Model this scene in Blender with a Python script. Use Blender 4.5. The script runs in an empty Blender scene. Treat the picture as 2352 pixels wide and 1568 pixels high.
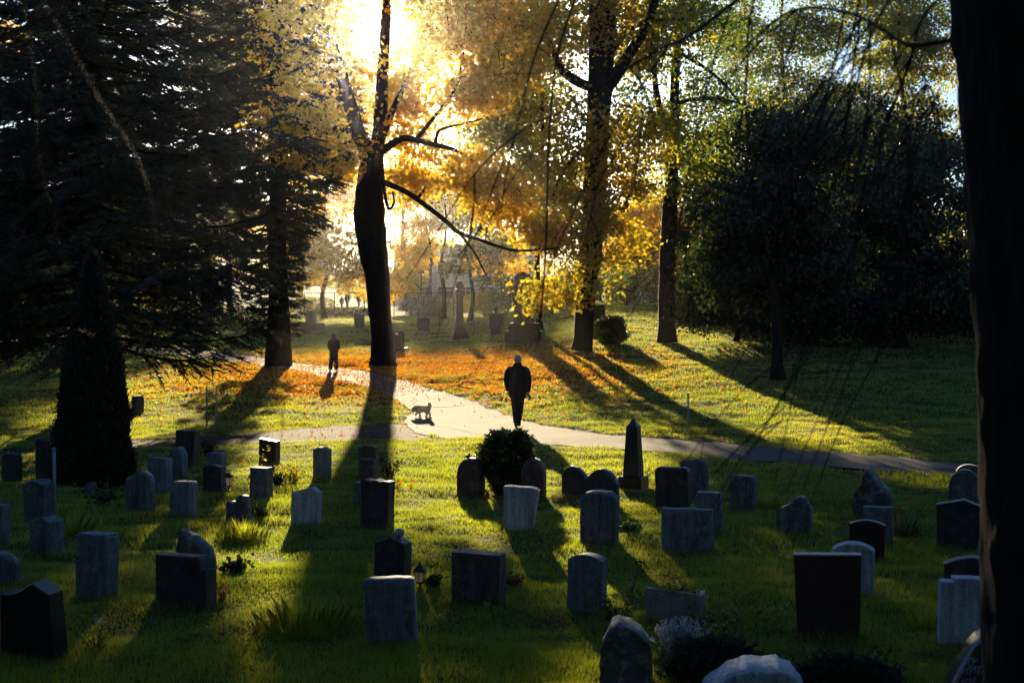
import bpy, bmesh, math, random
import numpy as np
from mathutils import Vector, Matrix, noise as mnoise

rng = np.random.default_rng(11)
random.seed(11)
C = bpy.context.scene.collection
scn = bpy.context.scene

# ------------------------------------------------------------------ camera
F = 3267.0            # focal length in photo pixels (2352 wide view)
PITCH = math.atan(94.0 / F)
CAMZ = 3.15
cam_d = bpy.data.cameras.new('camera')
cam_d.lens = F / 2352.0 * 36.0
cam_d.sensor_width = 36.0
cam_d.clip_start = 0.1
cam_d.clip_end = 6000.0
cam_d.dof.use_dof = True
cam_d.dof.focus_distance = 30.0
cam_d.dof.aperture_fstop = 4.0
cam = bpy.data.objects.new('camera', cam_d)
C.objects.link(cam)
cam.location = (0, 0, CAMZ)
cam.rotation_euler = (math.pi / 2 - PITCH, 0, 0)
scn.camera = cam

def ray(u, v):
    a = (u - 1176.0) / F
    b = (784.0 - v) / F
    return np.array([a, math.cos(PITCH) + b * math.sin(PITCH), -math.sin(PITCH) + b * math.cos(PITCH)])

def P(u, v, y):
    d = ray(u, v)
    return np.array([0, 0, CAMZ]) + d * (y / d[1])

# ------------------------------------------------------------------ sky + sun
SUN = Vector(ray(880, 70)).normalized()
sun_el = math.asin(SUN.z)
sun_az = math.atan2(SUN.x, SUN.y)
w = bpy.data.worlds.new('World')
scn.world = w
w.use_nodes = True
wn = w.node_tree.nodes
wl = w.node_tree.links
bg = wn['Background']
sky = wn.new('ShaderNodeTexSky')
sky.sky_type = 'NISHITA'
sky.sun_disc = False
sky.sun_elevation = sun_el
sky.sun_rotation = sun_az
sky.air_density = 1.0
sky.dust_density = 0.4
sky.ozone_density = 6.0
wl.new(sky.outputs[0], bg.inputs[0])
bg.inputs[1].default_value = 0.05

sun_d = bpy.data.lights.new('sun', 'SUN')
sun_d.energy = 5.0
sun_d.angle = math.radians(0.6)
sun_d.color = (1.0, 0.80, 0.50)
sun = bpy.data.objects.new('sun', sun_d)
C.objects.link(sun)
sun.location = (0, 0, 60)
sun.rotation_euler = SUN.to_track_quat('Z', 'Y').to_euler()

scn.view_settings.view_transform = 'Standard'
scn.view_settings.look = 'None'
scn.view_settings.exposure = 2.0
scn.view_settings.gamma = 1.0
scn.cycles.max_bounces = 12
scn.cycles.diffuse_bounces = 10
scn.cycles.transmission_bounces = 10
scn.cycles.transparent_max_bounces = 8
scn.cycles.volume_bounces = 0
scn.cycles.use_denoising = True

# ------------------------------------------------------------------ numeric helpers
def sstep(a, b, x):
    t = np.clip((np.asarray(x, float) - a) / (b - a), 0, 1)
    return t * t * (3 - 2 * t)

def soft(t, w=4.0):
    return w * np.logaddexp(0, np.asarray(t, float) / w)

def vnoise(x, y, seed=0):
    x = np.asarray(x, float); y = np.asarray(y, float)
    xi = np.floor(x).astype(np.int64); yi = np.floor(y).astype(np.int64)
    xf = x - xi; yf = y - yi
    def h(i, j):
        n = (i * 374761393 + j * 668265263 + seed * 1274126177) & 0xFFFFFFFF
        n = ((n ^ (n >> 13)) * 1274126177) & 0xFFFFFFFF
        return ((n ^ (n >> 16)) & 0xFFFF) / 65535.0
    sx = xf * xf * (3 - 2 * xf); sy = yf * yf * (3 - 2 * yf)
    a = h(xi, yi); b = h(xi + 1, yi); c = h(xi, yi + 1); d = h(xi + 1, yi + 1)
    return (a * (1 - sx) + b * sx) * (1 - sy) + (c * (1 - sx) + d * sx) * sy

def zmac(x, y):
    x = np.asarray(x, float); y = np.asarray(y, float)
    S = sstep(-4, 6, x)
    zl = 0.05 * (soft(y - 38, 2.5) - soft(y - 55)) + .0148 * (soft(y - 55) - soft(y - 150))
    zr = 0.073 * (soft(y - 38) - soft(y - 78))
    z = zl * (1 - S) + zr * S
    z = z + 1.5 * sstep(9.5, -3, y)
    z = z + 3.1 * sstep(92, 132, y) * sstep(-20, -31, x)
    return z

def lumps(x, y):
    return (0.10 * (vnoise(x / 3.1, y / 3.1, 1) - .5) + 0.075 * (vnoise(x / 0.9, y / 0.9, 2) - .5)
            + 0.05 * (vnoise(x / 0.37, y / 0.37, 3) - .5))

def G(u, v):
    d = ray(u, v)
    t = 1.0
    o = np.array([0, 0, CAMZ])
    y = 9.0
    for k in range(4000):
        p = o + d * (y / d[1])
        if p[2] <= float(zmac(p[0], p[1])):
            break
        y += 0.05 if y < 60 else 0.15
    return np.array([p[0], p[1], float(zmac(p[0], p[1]))])

# ------------------------------------------------------------------ path outlines (ground positions read off the photo)
far_edge = [(200,782),(330,790),(468,804),(590,818),(672,831),(752,842),(852,852.5),(906,868),(1032,903),(1097,924),(1133,941),(1184,961),(1230,973),(1411,999),(1560,1009),(1700,1020),(1900,1038),(2230,1062),(2600,1090),(3000,1122)]
near_edge = [(200,797),(300,806),(468,823),(590,838),(701,853),(737,867),(845,888),(906,912),(946,942),(938,968),(950,992),(1014,1004),(1122,1007),(1176,1011),(1230,1022),(1411,1029),(1700,1056),(2000,1079),(2220,1090),(2600,1122),(3000,1160)]
trk_far = [(-500,1046),(0,1033),(80,1031),(312,1009),(400,1007),(480,1000),(560,993),(680,983),(800,975),(900,972),(965,974)]
trk_near = [(-500,1070),(0,1049),(80,1046),(340,1028),(456,1027),(580,1019),(690,1016),(800,1013),(900,1012),(990,1006)]

def resample(pts, n):
    p = np.array(pts, float)
    s = np.concatenate([[0], np.cumsum(np.linalg.norm(np.diff(p, axis=0), axis=1))])
    t = np.linspace(0, s[-1], n)
    return np.stack([np.interp(t, s, p[:, k]) for k in range(p.shape[1])], 1)

def world_edge(pts):
    return [tuple(G(u, v)[:2]) for u, v in pts]
WF, WN = world_edge(far_edge), world_edge(near_edge)
TF, TN = world_edge(trk_far), world_edge(trk_near)

def in_poly(x, y, poly):
    x = np.asarray(x, float); y = np.asarray(y, float)
    ins = np.zeros(x.shape, bool)
    n = len(poly)
    j = n - 1
    for i in range(n):
        xi, yi = poly[i]; xj, yj = poly[j]
        if yi != yj:
            c = ((yi > y) != (yj > y)) & (x < (xj - xi) * (y - yi) / (yj - yi) + xi)
            ins ^= c
        j = i
    return ins
POLY_P = WF + WN[::-1]
POLY_T = TF + TN[::-1]

def on_path(x, y, jitter=0.0):
    if jitter:
        x = x + jitter * (vnoise(np.asarray(x) * 2.3, np.asarray(y) * 2.3, 21) - .5) * 2
        y = y + jitter * (vnoise(np.asarray(x) * 2.3, np.asarray(y) * 2.3, 22) - .5) * 3
    return in_poly(x, y, POLY_P)
def on_track(x, y, jitter=0.0):
    if jitter:
        x = x + jitter * (vnoise(np.asarray(x) * 1.7, np.asarray(y) * 1.7, 23) - .5) * 2
        y = y + jitter * (vnoise(np.asarray(x) * 1.7, np.asarray(y) * 1.7, 24) - .5) * 3
    return in_poly(x, y, POLY_T)

def zg(x, y):
    """height of the lawn sheet"""
    m = on_path(x, y) | on_track(x, y)
    return zmac(x, y) + np.where(m, -0.04, lumps(x, y))

# ------------------------------------------------------------------ mesh helpers
def link(o, parent=None):
    C.objects.link(o)
    if parent is not None:
        o.parent = parent
    return o

def tag(o, label=None, cat=None, group=None, kind=None):
    if label: o['label'] = label
    if cat: o['category'] = cat
    if group: o['group'] = group
    if kind: o['kind'] = kind
    return o

def empty(name, loc, label, cat, group=None, rz=0.0):
    o = bpy.data.objects.new(name, None)
    o.empty_display_size = 0.2
    o.location = tuple(float(q) for q in loc)
    o.rotation_euler = (0, 0, rz)
    link(o)
    return tag(o, label, cat, group)

def mesh_np(name, V, Fc, mat, parent=None, rnd=None, smooth=False):
    """V (N,3), Fc (M,k) one face size"""
    V = np.ascontiguousarray(V, np.float32)
    Fc = np.ascontiguousarray(Fc, np.int32)
    me = bpy.data.meshes.new(name)
    me.vertices.add(len(V)); me.vertices.foreach_set('co', V.ravel())
    M, k = Fc.shape
    me.loops.add(M * k); me.loops.foreach_set('vertex_index', Fc.ravel())
    me.polygons.add(M); me.polygons.foreach_set('loop_start', np.arange(0, M * k, k, dtype=np.int32))
    if smooth:
        me.polygons.foreach_set('use_smooth', np.ones(M, bool))
    if rnd is not None:
        at = me.attributes.new('rnd', 'FLOAT', 'POINT')
        at.data.foreach_set('value', np.ascontiguousarray(rnd, np.float32))
    me.update(calc_edges=True)
    me.materials.append(mat)
    o = bpy.data.objects.new(name, me)
    return link(o, parent)

class MB:
    """collects shapes, builds ONE mesh"""
    def __init__(s):
        s.v = []; s.f = []
    def add(s, V, Fs):
        b = len(s.v)
        s.v.extend([tuple(map(float, q)) for q in V])
        s.f.extend([tuple(i + b for i in f) for f in Fs])
    def box(s, c, size, rz=0.0, M=None, taper=1.0):
        x, y, z = [q / 2 for q in size]
        V = [(-x,-y,-z),(x,-y,-z),(x,y,-z),(-x,y,-z),(-x*taper,-y*taper,z),(x*taper,-y*taper,z),(x*taper,y*taper,z),(-x*taper,y*taper,z)]
        ca, sa = math.cos(rz), math.sin(rz)
        V = [(a*ca-b*sa, a*sa+b*ca, d) for a, b, d in V]
        if M is not None:
            V = [tuple(M @ Vector(q)) for q in V]
        s.add([(a+c[0], b+c[1], d+c[2]) for a, b, d in V], [(0,3,2,1),(4,5,6,7),(0,1,5,4),(1,2,6,5),(2,3,7,6),(3,0,4,7)])
    def tube(s, pts, rad, n=8, cap=True, wob=0.0):
        pts = np.array(pts, float)
        if np.isscalar(rad): rad = [rad] * len(pts)
        m = len(pts)
        T = np.gradient(pts, axis=0)
        T /= np.linalg.norm(T, axis=1)[:, None] + 1e-9
        ref = np.array([0, 0, 1.0]) if abs(T[0][2]) < .9 else np.array([1.0, 0, 0])
        V = []
        for i in range(m):
            a = np.cross(T[i], ref); na = np.linalg.norm(a)
            if na < 1e-4: a = np.cross(T[i], [0, 1.0, 0]); na = np.linalg.norm(a)
            a /= na
            b = np.cross(T[i], a)
            ref = np.cross(a, T[i])
            for k in range(n):
                t = 2 * math.pi * k / n
                r = rad[i]
                if wob:
                    r *= 1 + wob * (mnoise.noise(Vector((math.cos(t) * 1.7, math.sin(t) * 1.7, i * .35 + pts[0][0]))))
                V.append(pts[i] + r * (math.cos(t) * a + math.sin(t) * b))
        Fs = []
        for i in range(m - 1):
            for k in range(n):
                k2 = (k + 1) % n
                Fs.append((i*n+k, i*n+k2, (i+1)*n+k2, (i+1)*n+k))
        if cap:
            Fs.append(tuple(range(n))[::-1]); Fs.append(tuple((m-1)*n+k for k in range(n)))
        s.add(V, Fs)
    def ell(s, c, r, nu=14, nv=9, M=None):
        V = []; Fs = []
        for i in range(nv + 1):
            ph = math.pi * i / nv
            for k in range(nu):
                th = 2 * math.pi * k / nu
                q = Vector((r[0]*math.sin(ph)*math.cos(th), r[1]*math.sin(ph)*math.sin(th), r[2]*math.cos(ph)))
                if M is not None: q = M @ q
                V.append((q.x + c[0], q.y + c[1], q.z + c[2]))
        for i in range(nv):
            for k in range(nu):
                k2 = (k+1) % nu
                Fs.append((i*nu+k, (i+1)*nu+k, (i+1)*nu+k2, i*nu+k2))
        s.add(V, Fs)
    def lathe(s, prof, c=(0,0,0), n=20, seg=0):
        V = []; Fs = []
        for r, z in prof:
            for k in range(n):
                t = 2*math.pi*(k+seg)/n
                V.append((c[0]+r*math.cos(t), c[1]+r*math.sin(t), c[2]+z))
        m = len(prof)
        for i in range(m-1):
            for k in range(n):
                k2 = (k+1) % n
                Fs.append((i*n+k, i*n+k2, (i+1)*n+k2, (i+1)*n+k))
        Fs.append(tuple(range(n))[::-1]); Fs.append(tuple((m-1)*n+k for k in range(n)))
        s.add(V, Fs)
    def build(s, name, mat, parent=None, smooth=False, bevel=0.0, loc=None):
        me = bpy.data.meshes.new(name)
        me.from_pydata(s.v, [], s.f)
        if bevel:
            bm = bmesh.new(); bm.from_mesh(me)
            bmesh.ops.remove_doubles(bm, verts=bm.verts, dist=1e-5)
            ed = [e for e in bm.edges if len(e.link_faces) == 2 and e.calc_face_angle(0) > .5]
            bmesh.ops.bevel(bm, geom=ed, offset=bevel, segments=2, profile=.5, affect='EDGES')
            bm.to_mesh(me); bm.free()
        if smooth:
            me.polygons.foreach_set('use_smooth', [True] * len(me.polygons))
        me.update()
        me.materials.append(mat)
        o = bpy.data.objects.new(name, me)
        if loc is not None: o.location = loc
        return link(o, parent)
    def solid(s, name, mat, parent=None, voxel=0.02, smooth=4, fac=.6):
        """weld the overlapping shapes into one continuous skin"""
        o = s.build(name, mat, parent, smooth=True)
        r = o.modifiers.new('r', 'REMESH'); r.mode = 'VOXEL'; r.voxel_size = voxel; r.use_smooth_shade = True
        m = o.modifiers.new('s', 'SMOOTH'); m.iterations = smooth; m.factor = fac
        bpy.context.view_layer.update()
        dg = bpy.context.evaluated_depsgraph_get()
        me = bpy.data.meshes.new_from_object(o.evaluated_get(dg))
        o.modifiers.clear()
        o.data = me
        if not me.materials: me.materials.append(mat)
        return o

# ------------------------------------------------------------------ materials
def newmat(name):
    m = bpy.data.materials.new(name)
    m.use_nodes = True
    nt = m.node_tree
    nt.nodes.clear()
    out = nt.nodes.new('ShaderNodeOutputMaterial')
    return m, nt, out

def ramp(nt, fac, stops):
    r = nt.nodes.new('ShaderNodeValToRGB')
    e = r.color_ramp.elements
    while len(e) < len(stops): e.new(0.5)
    for k, (p, c) in enumerate(stops):
        e[k].position = p; e[k].color = (*c, 1)
    nt.links.new(fac, r.inputs[0])
    return r.outputs[0]

def noise_tex(nt, vec, scale, detail=3, rough=.55):
    n = nt.nodes.new('ShaderNodeTexNoise')
    n.inputs['Scale'].default_value = scale
    n.inputs['Detail'].default_value = detail
    n.inputs['Roughness'].default_value = rough
    if vec is not None: nt.links.new(vec, n.inputs['Vector'])
    return n.outputs['Fac']

def mixc(nt, fac, a, b, mode='MIX'):
    m = nt.nodes.new('ShaderNodeMix'); m.data_type = 'RGBA'; m.blend_type = mode
    for s, val in ((0, fac), (6, a), (7, b)):
        if hasattr(val, 'is_output'): nt.links.new(val, m.inputs[s])
        elif s == 0: m.inputs[0].default_value = val
        else: m.inputs[s].default_value = (*val, 1)
    return m.outputs[2]

def leafmat(name, stops, trans=0.5, tgain=(1,1,1), gloss=0.06, rough=.45):
    """thin leaf: part reflects, part lets the light through"""
    m, nt, out = newmat(name)
    at = nt.nodes.new('ShaderNodeAttribute'); at.attribute_name = 'rnd'
    col = ramp(nt, at.outputs['Fac'], stops)
    d = nt.nodes.new('ShaderNodeBsdfDiffuse'); nt.links.new(col, d.inputs[0])
    t = nt.nodes.new('ShaderNodeBsdfTranslucent')
    c2 = mixc(nt, 1.0, col, tgain, 'MULTIPLY')
    nt.links.new(c2, t.inputs[0])
    mx = nt.nodes.new('ShaderNodeMixShader'); mx.inputs[0].default_value = trans
    nt.links.new(d.outputs[0], mx.inputs[1]); nt.links.new(t.outputs[0], mx.inputs[2])
    g = nt.nodes.new('ShaderNodeBsdfGlossy'); g.inputs['Roughness'].default_value = rough
    m2 = nt.nodes.new('ShaderNodeMixShader'); m2.inputs[0].default_value = gloss
    nt.links.new(mx.outputs[0], m2.inputs[1]); nt.links.new(g.outputs[0], m2.inputs[2])
    nt.links.new(m2.outputs[0], out.inputs[0])
    return m

def solidmat(name, c1, c2, scale=6.0, rough=.8, bump=.3, bscale=30, spec=.3, coords='Object', stretch=None, metallic=0.0):
    m, nt, out = newmat(name)
    tc = nt.nodes.new('ShaderNodeTexCoord')
    vec = tc.outputs[coords]
    if stretch:
        mp = nt.nodes.new('ShaderNodeMapping'); mp.inputs['Scale'].default_value = stretch
        nt.links.new(vec, mp.inputs[0]); vec = mp.outputs[0]
    col = ramp(nt, noise_tex(nt, vec, scale, 5, .65), [(.3, c1), (.7, c2)])
    b = nt.nodes.new('ShaderNodeBsdfPrincipled')
    nt.links.new(col, b.inputs['Base Color'])
    b.inputs['Roughness'].default_value = rough
    b.inputs['Specular IOR Level'].default_value = spec
    b.inputs['Metallic'].default_value = metallic
    if bump:
        bp = nt.nodes.new('ShaderNodeBump'); bp.inputs['Strength'].default_value = bump; bp.inputs['Distance'].default_value = .02
        nt.links.new(noise_tex(nt, vec, bscale, 4, .6), bp.inputs['Height'])
        nt.links.new(bp.outputs[0], b.inputs['Normal'])
    nt.links.new(b.outputs[0], out.inputs[0])
    return m

def stonemat(name, c1, c2, rough=.75, spec=.35, speck=.5, streak=.4, lichen=.0):
    """granite: fine speckle, rain streaks, patches of lichen"""
    m, nt, out = newmat(name)
    tc = nt.nodes.new('ShaderNodeTexCoord'); vec = tc.outputs['Object']
    oi = nt.nodes.new('ShaderNodeObjectInfo')
    ad = nt.nodes.new('ShaderNodeVectorMath'); ad.operation = 'ADD'
    cb = nt.nodes.new('ShaderNodeCombineXYZ')
    ml = nt.nodes.new('ShaderNodeMath'); ml.operation = 'MULTIPLY'; ml.inputs[1].default_value = 37.0
    nt.links.new(oi.outputs['Random'], ml.inputs[0])
    for k in range(3): nt.links.new(ml.outputs[0], cb.inputs[k])
    nt.links.new(vec, ad.inputs[0]); nt.links.new(cb.outputs[0], ad.inputs[1])
    vec = ad.outputs[0]
    base = ramp(nt, noise_tex(nt, vec, 3.0, 4, .6), [(.3, c1), (.7, c2)])
    sp = ramp(nt, noise_tex(nt, vec, 110.0, 2, .7), [(.36, tuple(q * (1 - speck) for q in (1, 1, 1))), (.5, (1, 1, 1)), (.62, tuple(1 + speck * .9 for q in range(3)))])
    col = mixc(nt, 1.0, base, sp, 'MULTIPLY')
    mp = nt.nodes.new('ShaderNodeMapping'); mp.inputs['Scale'].default_value = (1, 1, .09)
    nt.links.new(vec, mp.inputs[0])
    st = ramp(nt, noise_tex(nt, mp.outputs[0], 16.0, 3, .7), [(.38, (1 - streak,) * 3), (.6, (1.08,) * 3)])
    col = mixc(nt, 1.0, col, st, 'MULTIPLY')
    if lichen:
        lm = ramp(nt, noise_tex(nt, vec, 9.0, 5, .7), [(.53, (0, 0, 0)), (.60, (lichen,) * 3)])
        col = mixc(nt, lm, col, (.24, .25, .20))
    b = nt.nodes.new('ShaderNodeBsdfPrincipled')
    nt.links.new(col, b.inputs['Base Color'])
    b.inputs['Roughness'].default_value = rough
    b.inputs['Specular IOR Level'].default_value = spec
    bp = nt.nodes.new('ShaderNodeBump'); bp.inputs['Strength'].default_value = .35 if rough > .5 else .04; bp.inputs['Distance'].default_value = .01
    nt.links.new(noise_tex(nt, vec, 45, 4, .7), bp.inputs['Height'])
    nt.links.new(bp.outputs[0], b.inputs['Normal'])
    nt.links.new(b.outputs[0], out.inputs[0])
    return m

M = {}
M['grey'] = stonemat('grey_granite', (0.119, 0.137, 0.146), (0.202, 0.219, 0.229), lichen=.8)
M['pale'] = stonemat('pale_granite', (0.333, 0.357, 0.371), (0.486, 0.511, 0.524), lichen=.2, speck=.6)
M['mid'] = stonemat('weathered_granite', (0.0822, 0.0914, 0.096), (0.155, 0.16, 0.164), lichen=.6, streak=.55)
M['dark'] = stonemat('dark_granite', (0.025, 0.0264, 0.0286), (0.0428, 0.045, 0.0471), rough=.5, lichen=.15)
M['black'] = stonemat('polished_black_granite', (.012, .012, .013), (.02, .02, .021), rough=.34, spec=.3, speck=.3, streak=.1)
M['red'] = stonemat('red_granite', (0.063, 0.0347, 0.0284), (0.0945, 0.0536, 0.0441), rough=.6, lichen=.2)
M['brown'] = stonemat('polished_brown_granite', (.05, .028, .024), (.08, .045, .04), rough=.3, spec=.5, speck=.5, streak=.1)
M['rock'] = stonemat('rough_rock', (0.0457, 0.0476, 0.0457), (0.11, 0.11, 0.1), lichen=.8, streak=.2)
M['sand'] = stonemat('dark_sandstone', (0.0643, 0.0536, 0.0428), (0.107, 0.0892, 0.0714), lichen=.3)
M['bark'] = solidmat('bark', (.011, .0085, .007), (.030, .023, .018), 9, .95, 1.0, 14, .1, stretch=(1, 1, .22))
M['bark_grey'] = solidmat('grey_bark', (.05, .045, .04), (.12, .11, .10), 7, .9, .8, 18, .2, stretch=(1, 1, .5))
M['twig'] = solidmat('twig_bark', (.018, .015, .013), (.042, .035, .029), 20, .8, .4, 60, .15)
M['metal'] = solidmat('dark_metal', (.02, .02, .02), (.04, .04, .04), 10, .45, .05, 40, .5, metallic=.6)
M['galv'] = solidmat('galvanised_metal', (.22, .24, .25), (.3, .32, .33), 10, .5, .05, 40, .5)
M['wood'] = solidmat('weathered_wood', (.12, .10, .08), (.22, .19, .15), 8, .8, .4, 40, .3, stretch=(1, 8, 8))
M['cloth_black'] = solidmat('black_cloth', (.010, .010, .012), (.018, .018, .021), 14, .95, .3, 60, .1)
M['cloth_dark'] = solidmat('dark_cloth', (.016, .015, .017), (.026, .024, .027), 14, .95, .3, 60, .1)
M['skin'] = solidmat('skin', (.45, .27, .20), (.55, .34, .25), 12, .6, .05, 40, .3)
M['knit'] = solidmat('grey_knit', (.32, .33, .34), (.45, .46, .47), 30, .95, .6, 90, .1)
M['hair'] = solidmat('brown_hair', (.04, .018, .010), (.09, .04, .02), 20, .5, .4, 80, .4, stretch=(6, 6, 1))
M['white'] = solidmat('white_rubber', (.6, .6, .6), (.75, .75, .75), 12, .6, .1, 40, .3)
M['plaster'] = solidmat('grey_plaster', (.38, .38, .37), (.48, .48, .46), 2, .9, .1, 20, .2)
M['plaster_white'] = solidmat('white_plaster', (.62, .64, .66), (.74, .75, .76), 2, .9, .1, 20, .2)
M['roof'] = solidmat('dark_roof', (.05, .045, .045), (.09, .08, .075), 4, .8, .3, 20, .2)
M['planter'] = stonemat('cracked_plaster', (0.211, 0.195, 0.158), (0.318, 0.291, 0.238), lichen=.2, streak=.2)

def glassmat(name, col, rough=.1):
    m, nt, out = newmat(name)
    b = nt.nodes.new('ShaderNodeBsdfPrincipled')
    b.inputs['Base Color'].default_value = (*col, 1)
    b.inputs['Roughness'].default_value = rough
    b.inputs['Specular IOR Level'].default_value = .6
    nt.links.new(b.outputs[0], out.inputs[0])
    return m
M['window'] = glassmat('window_glass', (.03, .035, .04))
m, nt, out = newmat('frosted_lantern_pane')
d_ = nt.nodes.new('ShaderNodeBsdfDiffuse'); d_.inputs[0].default_value = (.75, .68, .55, 1)
t_ = nt.nodes.new('ShaderNodeBsdfTranslucent'); t_.inputs[0].default_value = (.85, .75, .58, 1)
x_ = nt.nodes.new('ShaderNodeMixShader'); x_.inputs[0].default_value = .65
nt.links.new(d_.outputs[0], x_.inputs[1]); nt.links.new(t_.outputs[0], x_.inputs[2]); nt.links.new(x_.outputs[0], out.inputs[0])
M['pane'] = m

GOLD = [(0, (0.382, 0.174, 0.00757)), (.22, (0.504, 0.291, 0.00884)), (.6, (0.546, 0.371, 0.0127)), (.85, (0.422, 0.326, 0.019)), (1, (0.191, 0.174, 0.0252))]
M['gold'] = leafmat('golden_leaf', GOLD, .78, (1.2, 1.16, .8), .03)
M['olive'] = leafmat('olive_gold_leaf', [(0, (0.392, 0.21, 0.0084)), (.3, (0.376, 0.266, 0.0112)), (.65, (0.298, 0.252, 0.014)), (1, (0.157, 0.168, 0.014))], .75, (1.2, 1.2, .7))
M['goldgreen'] = leafmat('turning_leaf', [(0, (0.299, 0.155, 0.0069)), (.25, (0.299, 0.241, 0.0115)), (.6, (0.207, 0.207, 0.0144)), (1, (0.0805, 0.109, 0.0115))], .75, (1.2, 1.2, .7))
M['green'] = leafmat('green_leaf', [(0, (.045, .07, .013)), (.5, (.09, .12, .018)), (.85, (.17, .17, .022)), (1, (.36, .25, .02))], .66, (1.2, 1.3, .6))
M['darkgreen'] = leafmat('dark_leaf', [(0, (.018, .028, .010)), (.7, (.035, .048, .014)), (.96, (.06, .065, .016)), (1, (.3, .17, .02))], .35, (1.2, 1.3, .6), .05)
M['needle'] = leafmat('fir_needle', [(0, (.014, .022, .012)), (.7, (.028, .040, .018)), (1, (.05, .055, .022))], .22, (1.2, 1.3, .6), .05)
M['thuja'] = leafmat('thuja_scale', [(0, (.012, .026, .018)), (1, (.03, .055, .034))], .2, (1.2, 1.3, .6), .03)
M['box'] = leafmat('boxwood_leaf', [(0, (.020, .034, .008)), (1, (.06, .085, .018))], .3, (1.2, 1.3, .6), .10, .3)
M['silver'] = leafmat('silver_leaf', [(0, (.34, .37, .37)), (1, (.55, .58, .58))], .35, (1, 1, 1), .03)
M['litter'] = leafmat('fallen_leaf', [(0, (0.208, 0.056, 0.008)), (.3, (0.416, 0.136, 0.008)), (.65, (0.56, 0.24, 0.0104)), (.9, (0.576, 0.36, 0.024)), (1, (0.128, 0.056, 0.024))], .55, (1.25, 1.1, .8), .05)
M['grass'] = leafmat('grass_blade', [(0, (0.108, 0.168, 0.042)), (.45, (0.228, 0.288, 0.054)), (.8, (0.36, 0.36, 0.06)), (1, (0.504, 0.432, 0.12))], .66, (1.4, 1.25, .25), .10, .32)
M['drygrass'] = leafmat('dry_grass_blade', [(0, (.10, .13, .03)), (.5, (.25, .21, .08)), (1, (.40, .30, .14))], .5, (1.1, 1.05, .9), .04)
M['redpetal'] = leafmat('red_petal', [(0, (.55, .02, .01)), (1, (.75, .08, .03))], .45, (1.1, 1, 1), .03)
M['pinkpetal'] = leafmat('pink_petal', [(0, (.6, .25, .4)), (1, (.75, .42, .55))], .45, (1, 1, 1), .03)
M['redleaf'] = leafmat('red_leaf', [(0, (.16, .03, .02)), (1, (.32, .07, .03))], .4, (1.1, 1, 1), .05)
M['whitefur'] = leafmat('cream_fur', [(0, (.50, .46, .42)), (1, (.82, .78, .72))], .6, (1, 1, 1), .02)

# ground under the grass
m, nt, out = newmat('soil_and_thatch')
gpos = nt.nodes.new('ShaderNodeNewGeometry').outputs['Position']
col = ramp(nt, noise_tex(nt, gpos, .7, 6, .7), [(.3, (.018, .026, .006)), (.55, (.034, .046, .010)), (.75, (.05, .055, .016))])
b = nt.nodes.new('ShaderNodeBsdfPrincipled'); nt.links.new(col, b.inputs['Base Color']); b.inputs['Roughness'].default_value = .95; b.inputs['Specular IOR Level'].default_value = .05
bp = nt.nodes.new('ShaderNodeBump'); bp.inputs['Strength'].default_value = .6; bp.inputs['Distance'].default_value = .05
nt.links.new(noise_tex(nt, gpos, 9, 4, .7), bp.inputs['Height']); nt.links.new(bp.outputs[0], b.inputs['Normal'])
nt.links.new(b.outputs[0], out.inputs[0])
M['soil'] = m
def pathmat(name, stops, rough, spec):
    m, nt, out = newmat(name)
    gpos = nt.nodes.new('ShaderNodeNewGeometry').outputs['Position']
    col = ramp(nt, noise_tex(nt, gpos, 1.1, 6, .7), stops)
    sp = ramp(nt, noise_tex(nt, gpos, 38, 3, .8), [(.35, (.72,) * 3), (.6, (1.15,) * 3)])
    col = mixc(nt, 1.0, col, sp, 'MULTIPLY')
    b = nt.nodes.new('ShaderNodeBsdfPrincipled'); nt.links.new(col, b.inputs['Base Color'])
    b.inputs['Roughness'].default_value = rough; b.inputs['Specular IOR Level'].default_value = spec
    bp = nt.nodes.new('ShaderNodeBump'); bp.inputs['Strength'].default_value = .5; bp.inputs['Distance'].default_value = .012
    nt.links.new(noise_tex(nt, gpos, 30, 4, .75), bp.inputs['Height']); nt.links.new(bp.outputs[0], b.inputs['Normal'])
    nt.links.new(b.outputs[0], out.inputs[0])
    return m
M['path'] = pathmat('path_asphalt', [(.3, (.082, .066, .053)), (.7, (.130, .106, .086))], .9, .06)
M['gravel'] = pathmat('brown_gravel', [(.3, (.035, .025, .019)), (.7, (.07, .049, .037))], .95, .05)

# ------------------------------------------------------------------ ground sheet
def axis(segs):
    a = []
    for s, e, st in segs: a.extend(np.arange(s, e, st))
    return np.array(a)
gx = axis([(-700,-120,40),(-120,-50,6),(-50,-20,1.2),(-20,20,.3),(20,50,1.2),(50,120,6),(120,740,40)])
gy = axis([(-80,6,4),(6,45,.25),(45,80,.5),(80,160,1.5),(160,300,10),(300,1500,80)])
X, Y = np.meshgrid(gx, gy)
Z = zg(X.ravel(), Y.ravel())
V = np.stack([X.ravel(), Y.ravel(), Z], 1)
nx, ny = len(gx), len(gy)
I = (np.arange(ny - 1)[:, None] * nx + np.arange(nx - 1)[None, :]).ravel()
Q = np.stack([I, I + 1, I + 1 + nx, I + nx], 1)
tag(mesh_np('ground', V, Q, M['soil'], smooth=True), kind='structure')

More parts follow.
